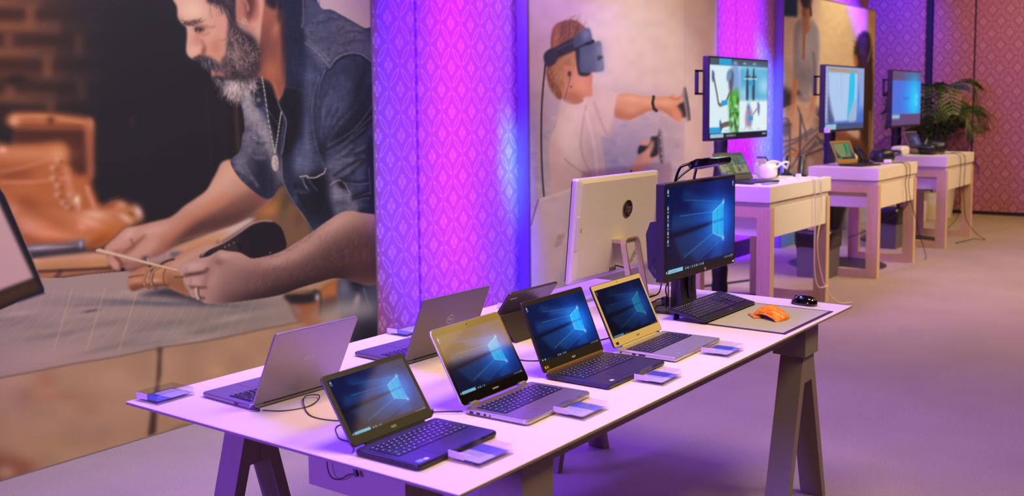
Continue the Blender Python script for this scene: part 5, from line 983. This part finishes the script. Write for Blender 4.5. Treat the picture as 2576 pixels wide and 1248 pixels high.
for i in range(22): b.box(-.21+.0165*i,.060,.004,-.2+.0165*i-.003,.0625,.0043)
b.build('media_keys',legend,kb,M=Mk); lettering('brand_badge','hp',.010,Mk@Matrix.Translation((.02,-.066,.0042)),legend,kb,.2)
for s in (-1,1): MB().box(s*.19-.02,.055,0,s*.19+.02,.060,.031).build('foot',vplast,kb)
b=MB(); b.box(-.225,-.079,.0032,.225,-.070,.0045); b.build('front_lip',port_m,kb)
# mouse
ms=thing('mouse','glossy black computer mouse on the table beyond the mat','mouse',(3.985,1.490,Z),math.radians(-12))
def dome(prof,n=20,m=10,w=.030,l=.055,h=.034,skew=.15,z0=.0):
    L=[]
    for i in range(m+1):
        t=math.pi/2*i/m; r=math.cos(t)**.8 if i<m else .02; z=z0+h*math.sin(t)
        L.append([(w*r*math.copysign(abs(math.cos(a))**.85,math.cos(a)),l*r*math.copysign(abs(math.sin(a))**.85,math.sin(a))-skew*l*math.sin(t),z*(1)) for a in (2*math.pi*j/n for j in range(n))])
    b=MB(); b.loops(L); return b
gl=mat('piano_black',(10,8,10),.06,coat=.6)
dome(0,24,10,.031,.056,.036,.12,.003).build('shell',gl,ms,smooth=True)
MB().slab(rr(.056,.104,.024,6),0,.006,.001).build('underside',rubber,ms); b=MB(); b.lathe([(.0,-.004),(.009,-.004),(.009,.004),(.0,.004)],(0,0,0),14); b.build('scroll_wheel',rubber,ms,M=Matrix.Translation((0,.034,.026))@Matrix.Rotation(math.pi/2,4,'Y'))
# scallop shell
sc=thing('scallop_shell','orange ribbed scallop shell lying on the touch mat','shell',(3.672,1.505,Z+.0029),math.radians(-143))
shm=bpy.data.materials.new('shell_orange'); shm.use_nodes=True; nt=shm.node_tree; bs=nt.nodes['Principled BSDF']; bs.inputs['Roughness'].default_value=.4
tc=nt.nodes.new('ShaderNodeTexCoord'); nz=nt.nodes.new('ShaderNodeTexNoise'); nz.inputs['Scale'].default_value=60; nz.inputs['Detail'].default_value=5; rp=nt.nodes.new('ShaderNodeValToRGB'); rp.color_ramp.elements[0].position=.35; rp.color_ramp.elements[0].color=rgb(214,96,12); rp.color_ramp.elements[1].position=.7; rp.color_ramp.elements[1].color=rgb(250,166,70)
nt.links.new(tc.outputs['Object'],nz.inputs['Vector']); nt.links.new(nz.outputs['Fac'],rp.inputs['Fac']); nt.links.new(rp.outputs['Color'],bs.inputs['Base Color'])
nr,na=14,90; L=[]
for i in range(nr+1):
    t=i/nr; ring_=[]
    for j in range(na+1):
        a=math.radians(-62+124*j/na); rib=math.cos(j/na*2*math.pi*9); R=.128*t*(1-.10*abs(a)**2)*(1+.018*rib*t)
        x=R*math.sin(a)*1.05; y=R*math.cos(a)-.060; z=.040*math.sin(math.pi*min(1,t*.93+.07))**.8*math.cos(a*1.25)**.7*(1 if t<1 else 0)+.0050*rib*t*(1-t*.55)+.002
        if t>=.999: z=.0015+.0008*rib
        ring_.append((x,y,max(z,.0008)))
    L.append(ring_)
b=MB(); b.loops(L,cap=False,close=False); sh=b.build('ribbed_valve',shm,sc,smooth=True); md=sh.modifiers.new('solid','SOLIDIFY'); md.thickness=.0018; md.offset=-1
b=MB(); b.prism([(-.034,.0),(.030,.002),(.018,.018),(-.020,.018)],2,0,.004)
b2_=[(-.040,-.072),(.038,-.070),(.028,-.040),(-.028,-.040)]; b=MB(); b.slab(b2_,.0008,.007,.0015); b.build('hinge_ear',shm,sc)
# ------------------------------------------------------------------ white demo desks with wooden frames
ash=wood('ash_veneer',(196,160,118),(214,182,140)); desk_w=mat('desk_white',(226,212,196),.45)
def desk(label,x0):
    x1=x0+1.215; y0,y1=2.79,3.42; cx_=(x0+x1)/2; cy_=(y0+y1)/2
    t=thing('demo_desk',label,'desk',(cx_,cy_,0),0,'white demo desks with wooden frames'); o=Matrix.Translation((-cx_,-cy_,0))
    MB().box(x0,y0,.872,x1,y1,.982).build('top',desk_w,t,M=o,bev=.002)
    MB().box(x0+.03,y0+.012,.832,x1-.03,y1-.012,.872).build('shadow_gap_band',mat('desk_band',(196,180,164),.5),t,M=o)
    MB().box(x0+.088,y0+.008,.622,x1-.088,y1-.03,.832).build('drawer_box',desk_w,t,M=o,bev=.001)
    for a in (x0+.015,x1-.085):
        for ya in (y0,y1-.10): MB().box(a,ya,0,a+.07,ya+.10,.832).build('leg',ash,t,M=o)
        MB().box(a,y0+.10,.762,a+.07,y1-.10,.832).build('top_rail',ash,t,M=o); MB().box(a,y0+.10,0,a+.07,y1-.10,.072).build('bottom_rail',ash,t,M=o)
    return t
desk('white demo desk nearest the trestle table, with white cables hanging down its front',6.785)
desk('middle white demo desk with two thin black cables hanging over its front',9.195)
desk('farthest white demo desk, beside the potted palms, with tangled black cables',11.51)
DZ=.982
# ------------------------------------------------------------------ screens on poles
def shop():
    A=Art(0,0,160,90,.7,(206,236,246)); T=A.org; T(0,0,1)
    A.poly([(-2,-2),(162,-2),(162,8),(-2,8)],(74,86,104),0,1,None,False); A.poly([(24,-2),(56,-2),(56,8),(24,8)],(40,160,214),0,1,None,False)
    for x in (66,92,120): A.blob(x,4,4,1.2,(210,220,230),.8)
    A.poly([(80,9),(162,9),(162,48),(80,48)],(70,168,214),3,.95,None,False); A.blob(150,30,20,12,(200,236,250),.7); A.blob(90,40,16,10,(180,230,246),.7); A.blob(118,14,30,8,(120,200,236),.6)
    A.poly([(0,9),(77,9),(77,84),(0,84)],(222,242,248),1,.9,None,False)
    A.poly([(56,9),(77,9),(77,50),(62,40)],(120,160,220),3,.9); A.poly([(48,14),(62,16),(60,38),(66,40),(56,46),(50,34)],(86,84,104),2,.95); A.poly([(44,16),(54,14),(56,22),(44,26)],(110,150,190),1,.9)
    A.line([(10,22),(18,40),(24,52),(40,50),(50,40)],(120,98,92),4,.6,.95); A.poly([(6,14),(12,18),(8,28),(5,22)],(70,90,130),1,.9); A.line([(28,80),(34,76),(52,74)],(110,84,74),6,.6,.95); A.poly([(26,70),(31,74),(30,84),(26,82)],(60,80,120),1,.9)
    A.poly([(50,44),(76,36),(77,84),(56,86),(50,60)],(78,170,60),3,.95,None); r=np.random.RandomState(3)
    for i in range(50): A.blob(52+r.rand()*24,42+r.rand()*42,1+r.rand()*3,1+r.rand()*4,((40,90,40),(120,220,80),(50,60,70),(200,230,220))[i%4],.8)
    A.poly([(30,48),(46,47),(46,53),(30,54)],(30,160,220),0,.95,None,False)
    for x in (98,116): A.poly([(x,14),(x+5,12),(x+6,46),(x-1,46)],(60,70,84),1,.95); A.line([(x-3,20),(x+10,19)],(70,80,92),2,.4)
    A.line([(90,22),(128,22)],(226,240,246),1,0,.9); A.poly([(104,24),(118,24),(118,30),(104,30)],(30,160,220),0,.95,None,False)
    A.poly([(79,48),(162,48),(162,84),(79,84)],(232,246,250),0,.95,None,False); A.line([(79,48.4),(162,48.4)],(180,200,210),.8)
    A.blob(104,56,5,5,(60,110,170),.9); A.poly([(98,60),(112,58),(116,66),(112,80),(96,76)],(150,120,160),2,.85); A.poly([(130,50),(138,54),(136,66),(131,62)],(90,110,170),1,.8); A.line([(118,64),(128,58)],(170,130,120),3,.5,.8); A.line([(100,64),(96,80)],(190,160,200),3,.6,.8); A.poly([(104,66),(118,66),(118,72),(104,72)],(30,160,220),0,.95,None,False)
    A.poly([(-2,78),(28,78),(28,86),(-2,86)],(30,160,220),0,.95,None,False)
    for x in (46,66,90,112,134): A.line([(x-6,82),(x+6,82)],(150,180,196),1,.3,.6)
    A.poly([(-2,85),(162,85),(162,91),(-2,91)],(14,22,44),0,1,None,False); A.poly([(2,85.6),(36,85.6),(36,90.5),(2,90.5)],(170,206,230),0,.95,None,False)
    for i in range(6): A.blob(42+i*5,88,1.3,1.5,((60,120,240),(235,235,235),(220,230,240),(240,240,240),(240,200,120),(80,190,250))[i],.95)
    A.line([(146,88),(156,88)],(220,225,230),1.4,.3,.8)
    return A.a
def blurry():
    A=Art(0,0,160,90,.9,(70,110,200)); A.org(0,0,1)
    A.poly([(-2,-2),(162,-2),(162,60),(-2,80)],(180,190,226),6,.7,None,False); A.poly([(12,3),(130,5),(130,8),(12,7)],(196,150,60),1,.9,None,False)
    A.poly([(12,9),(130,9),(128,78),(40,79),(16,40)],(176,206,240),1,.95,None,False); A.poly([(98,10),(118,10),(116,50),(90,78),(94,40)],(10,196,240),1,.95); A.poly([(112,50),(126,48),(126,78),(92,78)],(160,180,210),2,.8); A.line([(60,12),(66,50)],(150,180,220),4,3,.5); A.blob(136,50,5,22,(20,150,250),.9)
    A.poly([(12,40),(20,60),(34,79),(12,79)],(60,70,110),3,.8); A.poly([(-2,82),(162,82),(162,91),(-2,91)],(60,80,120),0,.95,None,False); A.poly([(2,83),(44,83),(44,90),(2,90)],(150,200,226),0,.95,None,False)
    for i in range(12): A.blob(5,12+i*6,1.6,1.6,(210,225,240),.8)
    return A.a
def blue_glow():
    A=Art(0,0,160,90,1.2,(70,110,220)); A.org(0,0,1)
    A.poly([(-2,-2),(162,-2),(162,16),(-2,16)],(96,76,120),0,1,None,False); A.blob(110,46,50,40,(0,170,250),.95); A.blob(126,48,26,34,(0,214,250),.8); A.poly([(60,44),(96,45),(96,47),(60,47)],(40,80,190),1,.8,None,False)
    A.poly([(-2,72),(162,72),(162,91),(-2,91)],(92,72,120),0,1,None,False); A.poly([(2,73),(42,73),(42,79),(2,79)],(150,210,236),1,.95,None,False)
    for x in (128,136):
        for y in (38,50): A.poly([(x,y),(x+6,y),(x+6,y+9),(x,y+9)],(120,220,250),1,.8,None,False)
    return A.a
scr_tv=vcmat('lit_screen_tv',.3,.95,spec=.1)
pole_m=mat('pole_black',(17,14,20),.6); tvb=mat('tv_black',(28,24,26),.35)
def tv(label,x0,x1,art,polx):
    cx_=(x0+x1)/2; y=3.300; z0,z1=1.289,1.906
    t=thing('display_stand',label,'display',(polx,3.46,0),0,'large displays on black poles'); o=Matrix.Translation((-polx,-3.46,0))
    MB().box(x0,y,z0,x1,y+.05,z1).build('screen_housing',tvb,t,M=o,bev=.003)
    MB().box(x0+.14,y+.05,z0+.08,x1-.14,y+.075,z1-.12).build('rear_cover',tvb,t,M=o,bev=.004)
    sheet('screen',art,(x0+.014-polx,y-.0015-3.46,z1-.014),(x1-x0-.028,0,0),(0,0,-(z1-z0-.036)),scr_tv,t)
    b=MB(); b.box(x0-.055,y+.06,z1-.28,x0-.040,y+.085,z1-.10); b.box(x0-.055,y+.06,z1-.115,x0+.15,y+.085,z1-.10); b.box(x0-.055,y+.06,z1-.28,x0+.15,y+.085,z1-.265); b.build('side_handle',tvb,t,M=o)
    b=MB(); n=26
    prof=[(.060,.012)]+[(.052+.006*((i*7)%3)/2+(.006 if i<6 else 0),.03+i*1.27/n) for i in range(n)]+[(.050,1.34)]
    b.lathe([(r,z) for r,z in prof],(polx,3.46,0),20); b.build('pole_sleeve',pole_m,t,M=o,smooth=True)
    b=MB(); b.lathe([(.030,1.3),(.030,1.72),(.0,1.72)],(polx,3.46,0),16); b.build('pole',pole_m,t,M=o); MB().box(polx-.09,3.375,1.5,polx+.09,3.43,1.68).build('wall_mount',pole_m,t,M=o)
    b=MB(); b.lathe([(.0,0),(.45,0),(.455,.006),(.44,.014),(.0,.016)],(polx,3.37,0),44); b.build('base_plate',mat('base_plate',(46,42,50),.4),t,M=o)
    return t
T1=tv('nearest large display on a pole, showing a web shop page above the first demo desk',6.88,7.955,shop(),7.43)
T2=tv('middle large display on a pole, showing a pale blue window above the middle demo desk',9.256,10.36,blurry(),9.86)
b=MB(); b.box(-.604,-.205,1.29,-.575,-.160,1.335); b.build('corner_label',mat('card_white',(216,206,222),.6),T2)
tv('farthest large display on a pole, glowing plain blue in front of the palm',11.2755,12.38,blue_glow(),12.02)
# ------------------------------------------------------------------ desk-top electronics
def dlap(label,x,y,rz,art,lean,m_,bez,em=scr_dim,H=.225,W=.345):
    t,M=laptop(label,(x,y,DZ),rz,W,.235,.018,math.radians(lean),H,m_,m_,bez,art,em,(.016,.018,.040),None,kleg=False,webcam=False,group='laptops on the demo desks'); return t,M
A=shop(); A=A*np.array([.72,.70,.56])
dlap('dark laptop on the nearest demo desk repeating the web shop page',7.13,3.17,-14,A,30,plastic,blk_lid)
dlap('laptop with a yellowish screen on the middle demo desk',9.54,3.17,-12,blurry()*np.array([.95,.86,.5]),24,plastic,mat('amber_bezel',(150,110,40),.4))
dlap('small grey laptop on the farthest demo desk, half hidden by dark gear',12.06,3.23,-8,hero(False,0)*np.array([.9,.7,.7])+20,24,dsil,mat('grey_bezel',(104,86,84),.5),em=scr_dim,H=.25)
whp=mat('white_gear',(224,214,206),.4); blg=mat('black_gear',(22,20,24),.38)
def box(name,label,cat,x,y,z0,w,d,h,rz,mt,r=.012,bev=.006,parts=None,group=None):
    t=thing(name,label,cat,(x,y,z0),math.radians(rz),group); MB().slab(rr(w,d,r,4),0,h,min(bev,h*.45)).build('body',mt,t)
    if parts: parts(t)
    return t
# white headset with strap on first desk
t=thing('headset','white virtual reality headset with a black face pad, lying on the nearest demo desk','headset',(7.55,3.10,DZ),math.radians(-20))
b=MB(); b.loops([[(-.10,y*.9,z) for y,z in rr(.10,.09,.03,4,0,.055)],[(-.06,y,z) for y,z in rr(.12,.11,.035,4,0,.06)],[(.0,y,z) for y,z in rr(.12,.11,.035,4,0,.062)],[(.02,y*.9,z) for y,z in rr(.11,.10,.03,4,0,.062)]]); b.build('visor',whp,t,smooth=True)
b=MB(); b.loops([[(.018,y,z) for y,z in rr(.115,.105,.03,4,0,.062)],[(.055,y*.9,z) for y,z in rr(.10,.09,.03,4,0,.062)]]); b.build('face_pad',blg,t,smooth=True)
b=MB(); 
for s in (-1,1): b.tube([(-.01,s*.058,.085),(.06,s*.07,.125),(.14,s*.05,.12),(.17,0,.075)],.0085,8)
b.build('strap',whp,t,smooth=True)
t=thing('headset_cradle','white angled headset stand with a black tip behind the nearest laptop','stand',(7.72,3.22,DZ),math.radians(10))
b=MB(); b.prism([(-.13,.155),(-.10,.165),(.13,.02),(.16,.0),(.02,.0),(-.12,.135)],1,-.035,.035); b.build('body',whp,t,bev=.006); b=MB(); b.prism([(-.13,.155),(-.10,.168),(-.03,.125),(-.045,.108)],1,-.037,.037); b.build('black_pad',blg,t,bev=.003)
b=MB(); b.prism([(.07,.062),(.115,.030),(.105,.024),(.06,.048)],1,-.036,.036); b.build('trigger',blg,t)
t=thing('paper_box','pale crinkled paper pack behind the white headset stand','box',(8.00,3.33,DZ)); MB().slab(rr(.20,.14,.04,5),0,.105,.03).build('pack',mat('paper_pack',(214,204,190),.7,bump=.6,bscale=30),t,smooth=True)
def controller(label,x,y,rz,z0=DZ,group='dark hand controllers standing on the demo desks'):
    t=thing('hand_controller',label,'controller',(x,y,z0),math.radians(rz),group)
    b=MB(); b.tube([(.0,0,.012),(.03,0,.06),(.085,0,.125),(.105,0,.150)],[.020,.023,.020,.016],12); b.build('grip',blg,t,smooth=True)
    b=MB(); b.tube([(.105,-.01,.150),(.115,0,.12),(.108,0,.06),(.125,0,.012)],.005,8); b.build('loop',blg,t,smooth=True)
    b=MB(); b.lathe([(.0,0),(.055,0),(.055,.006),(.035,.020),(.0,.026)],(0,0,0),20); b.build('base',blg,t); return t
controller('black hand controller on a stand, left one on the nearest demo desk',7.90,3.00,18); controller('black hand controller on a stand, right one at the end of the nearest demo desk',7.985,3.15,12)
box('phone','flat grey phone at the right end of the nearest demo desk','phone',7.90,2.87,DZ,.15,.075,.009,8,mat('phone_grey',(150,136,160),.3),.008,.002); 
box('adapter','small white adapter beside the laptop on the nearest demo desk','adapter',7.62,2.90,DZ,.06,.035,.022,20,whp,.004); box('card_reader','flat violet-tinted gadget at the front edge of the nearest demo desk','gadget',7.03,2.90,DZ,.16,.07,.010,-8,mat('phone_grey',(150,136,160),.3),.01,.003); box('dongle','small white dongle at the front left of the nearest demo desk','adapter',6.90,2.93,DZ,.055,.03,.012,-10,whp,.004)
box('adapter','small white cube adapter behind the hand controllers','adapter',7.78,2.97,DZ,.04,.04,.03,14,whp,.004)
# second desk
box('tissue_pack','white folded pack with blue mark behind the amber laptop','pack',10.02,3.30,DZ,.22,.13,.085,0,whp,.02,.02)
t=box('tissue_pack','white rounded pack on the far edge between the second and third displays','pack',10.24,3.32,DZ,.10,.07,.05,0,whp,.01,.01)
def gear(label,x,y,rz,s=1,group='dark headsets on the demo desks'):
    t=thing('headset',label,'headset',(x,y,DZ),math.radians(rz),group)
    b=MB(); b.loops([[(-.09*s,y_*s,z*s) for y_,z in rr(.10,.07,.03,4,0,.045)],[(-.05*s,y_*s,z*s) for y_,z in rr(.17,.10,.04,4,0,.055)],[(.03*s,y_*s,z*s) for y_,z in rr(.17,.10,.04,4,0,.055)],[(.06*s,y_*s,z*s) for y_,z in rr(.14,.08,.03,4,0,.05)]]); b.build('visor',blg,t,smooth=True)
    b=MB(); b.tube([(.02*s,-.085*s,.06*s),(.10*s,-.08*s,.075*s),(.15*s,0,.085*s),(.10*s,.08*s,.075*s),(.02*s,.085*s,.06*s)],.010*s,8); b.build('strap',blg,t,smooth=True); return t
gear('black headset lying on the middle demo desk beside two hand controllers',10.18,3.05,-30,1.2); controller('black hand controller on a stand, left one on the middle demo desk',9.93,3.12,150); controller('black hand controller on a stand, right one on the middle demo desk',10.05,3.20,140)
box('charger','white charger block at the front of the middle demo desk','charger',9.93,2.93,DZ,.07,.06,.04,5,whp,.008,.006); box('usb_stick','small white stick beside the charger on the middle demo desk','adapter',10.06,2.90,DZ,.07,.025,.014,-8,whp,.003)
# third desk
gear('dark headset lying at the left on the farthest demo desk',11.86,3.07,160,1.1); gear('dark headset with strap at the right on the farthest demo desk',12.33,3.10,20,1.3); controller('dark hand controller leaning upright on the farthest demo desk',12.32,3.25,-10); controller('dark hand controller behind the dark headset on the farthest demo desk',12.18,3.30,30)
box('tissue_pack','white paper roll pack at the left edge of the farthest demo desk','pack',11.62,3.30,DZ,.26,.14,.10,0,whp,.03,.03)
box('adapter','tiny white adapter at the front of the farthest demo desk','adapter',12.12,2.92,DZ,.03,.03,.018,0,whp,.003)
# cables over the desks
wc=mat('white_cord',(224,206,190),.5)
def c2(label,pts,r,mt): return cord(label,pts,r,mt,'cable','cable')
c2('white cable hanging down the front of the nearest demo desk, left one',[(7.45,2.95,DZ+.006),(7.56,2.86,DZ+.010),(7.60,2.785,DZ+.004),(7.615,2.778,.93),(7.625,2.775,.70),(7.60,2.77,.48),(7.59,2.76,.28),(7.62,2.74,.17),(7.75,2.73,.155),(7.82,2.74,.15)],.0042,wc)
c2('white cable hanging down the front of the nearest demo desk to the floor, right one',[(7.55,2.97,DZ+.006),(7.70,2.88,DZ+.010),(7.735,2.785,DZ+.002),(7.75,2.778,.90),(7.745,2.775,.70),(7.66,2.77,.50),(7.70,2.76,.30),(7.75,2.72,.12),(7.85,2.66,.02),(7.98,2.6,.006)],.0042,wc)
for i,(x,e) in enumerate(((9.95,.12),(10.06,-.05))): c2(('thin black cable over the front of the middle demo desk, left one','thin black cable over the front of the middle demo desk, right one')[i],[(x-.12,2.95,DZ+.004),(x-.03,2.86,DZ+.012),(x+.02,2.785,DZ),(x+.05,2.775,.90),(x,2.772,.80),(x+.05,2.77,.66)]+([(x+.06,2.80,.55),(x-.05,3.0,.40),(9.95,3.3,.25)] if i==0 else [(x+.22,2.76,.45),(x+.28,2.74,.30),(x+.46,2.72,.06),(x+.50,2.74,.006)]),.0036,cord_m)
for i,x in enumerate((12.02,12.22)): c2(('thin black cable over the front of the farthest demo desk, left one','thin black cable over the front of the farthest demo desk, looping on the floor')[i],[(x-.15,2.95,DZ+.004),(x-.03,2.87,DZ+.014),(x,2.785,DZ-.01),(x+.03,2.775,.85),(x,2.775,.60),(x+.01,2.77,.45)]+([(x-.02,2.78,.30),(x-.15,2.9,.12),(x-.35,3.0,.006)] if i==0 else [(x,2.74,.25),(x+.15,2.66,.08),(x+.28,2.60,.006),(x+.30,2.72,.006),(x+.12,2.74,.006),(x-.2,2.8,.006)]),.0036,cord_m)
c2('dark cable run across the middle of the carpet between two desks',[(8.7,3.6,.008),(8.3,3.75,.008),(7.9,3.9,.008),(7.4,3.98,.008)],.012,mat('floor_cable',(30,22,60),.5))
# ------------------------------------------------------------------ bins with liners
bag=mat('black_liner',(16,14,20),.28,bump=.8,bscale=25)
def bin_(label,x0,y0,w,d):
    t=thing('waste_bin',label,'bin',(x0+w/2,y0+d/2,0),0,'grey waste bins with black liners'); gm=mat('bin_grey',(96,88,98),.6)
    b=MB(); b.loops([[(-w/2+.01,-d/2+.01,0),(w/2-.01,-d/2+.01,0),(w/2-.01,d/2-.01,0),(-w/2+.01,d/2-.01,0)],[(-w/2,-d/2,.40),(w/2,-d/2,.40),(w/2,d/2,.40),(-w/2,d/2,.40)]]); b.build('body',gm,t)
    r=np.random.RandomState(int(x0*10)); L=[]; o=rr(w+.01,d+.01,.03,5)
    for z,k in ((.27,1.02),(.29,1.05),(.33,1.06),(.38,1.07),(.425,1.05),(.43,.97),(.40,.9)): L.append([(p[0]*(k+r.randn()*.012),p[1]*(k+r.randn()*.012),z+(r.randn()*.010 if z<.3 else 0)) for p in o])
    b=MB(); b.loops(L,cap=False); b.build('liner',bag,t,smooth=True); return t
bin_('grey waste bin with a black liner between the nearest and middle demo desks',8.95,3.13,.30,.30); bin_('grey waste bin with a black liner between the middle and farthest demo desks',11.20,3.20,.26,.26)
# ------------------------------------------------------------------ potted plants by the far wall
leafm=mat('palm_leaf',(40,66,30),.45,var=.35,bscale=9); potm=mat('white_pot',(206,196,184),.45)
def pot(t,r,h): b=MB(); b.lathe([(.0,.0),(r*.72,0),(r*.9,h*.5),(r,h),(r*.92,h),(r*.88,h-.03),(.0,h-.03)],(0,0,0),28); b.build('pot',potm,t,smooth=False); b=MB(); b.lathe([(.0,0),(r*.86,0),(r*.8,.012),(.0,.015)],(0,0,h-.032),20); b.build('soil',mat('soil',(40,28,20),.9),t)
def palm(label,x,y,h,n,R,seed,pr=.16,ph=.38):
    t=thing('potted_palm',label,'plant',(x,y,0)); pot(t,pr,ph); rd=random.Random(seed)
    for k in range(n):
        a=2*math.pi*k/n+rd.uniform(-.2,.2); L=R*rd.uniform(.75,1.15); hh=h*rd.uniform(.55,1.0); b=MB()
        P=[Vector((0,0,ph-.04)),Vector((math.cos(a)*L*.15,math.sin(a)*L*.15,ph+hh*.45)),Vector((math.cos(a)*L*.45,math.sin(a)*L*.45,ph+hh*.9)),Vector((math.cos(a)*L*.8,math.sin(a)*L*.8,ph+hh*.95)),Vector((math.cos(a)*L,math.sin(a)*L,ph+hh*.72))]
        q=[Vector(p) for p in cr([tuple(p) for p in P],8,False)]; b.tube([tuple(p) for p in q],[.009,.004],5,False)
        m_=len(q)
        for i in range(m_//3,m_):
            d=(q[min(i+1,m_-1)]-q[i-1]).normalized(); s=d.cross(Vector((0,0,1))).normalized(); w_=.30*math.sin(math.pi*(i-m_//3+1)/(m_-m_//3+1))**.6+.05
            for sd in (-1,1):
                tip=q[i]+s*sd*w_*.8+d*w_*.55+Vector((0,0,-w_*.35)); mid=q[i]+s*sd*w_*.42+d*w_*.25+Vector((0,0,.01)); e=d*.013
                v=[b.bm.verts.new(p) for p in (q[i]-e*.5,mid-e,tip,mid+e,q[i]+e*.5)]; b.bm.faces.new(v)
        b.build('frond',leafm,t)
    return t
palm('tall dark palm behind the farthest display, its fronds reaching past both sides',14.5,3.70,1.55,15,.62,3,.17,.36)
def yucca(label,x,y,h,n,R,seed,pr,ph):
    t=thing('potted_yucca',label,'plant',(x,y,0)); pot(t,pr,ph); rd=random.Random(seed)
    b=MB(); b.tube([(0,0,ph-.04),(.01,0,ph+h*.5)],.025,8,False); b.build('stem',mat('stem_brown',(84,62,44),.8),t)
    for k in range(n):
        a=rd.uniform(0,2*math.pi); el=rd.uniform(.15,1.35); L=R*rd.uniform(.7,1.1); b=MB(); base=Vector((0,0,ph+h*rd.uniform(.3,.5))); d=Vector((math.cos(a)*math.cos(el),math.sin(a)*math.cos(el),math.sin(el))); s=d.cross(Vector((0,0,1))).normalized()
        L_=[]
        for i in range(7): u=i/6; p=base+d*L*u+Vector((0,0,-.22*L*u*u*math.cos(el))); w_=.021*math.sin(math.pi*min(1,u*.85+.12)); L_.append((p-s*w_,p+s*w_+Vector((0,0,.004))))
        vs=[[b.bm.verts.new(p) for p in q] for q in L_]
        for c,d2 in zip(vs[:-1],vs[1:]): b.bm.faces.new((c[0],c[1],d2[1],d2[0]))
        b.build('leaf',leafm,t)
    return t
yucca('spiky green plant in a large white pot to the right of the farthest display',14.75,3.62,1.35,34,.50,5,.17,.58)
yucca('short spiky plant in a small white pot seen under the farthest demo desk',14.05,3.72,.30,26,.34,6,.10,.28)
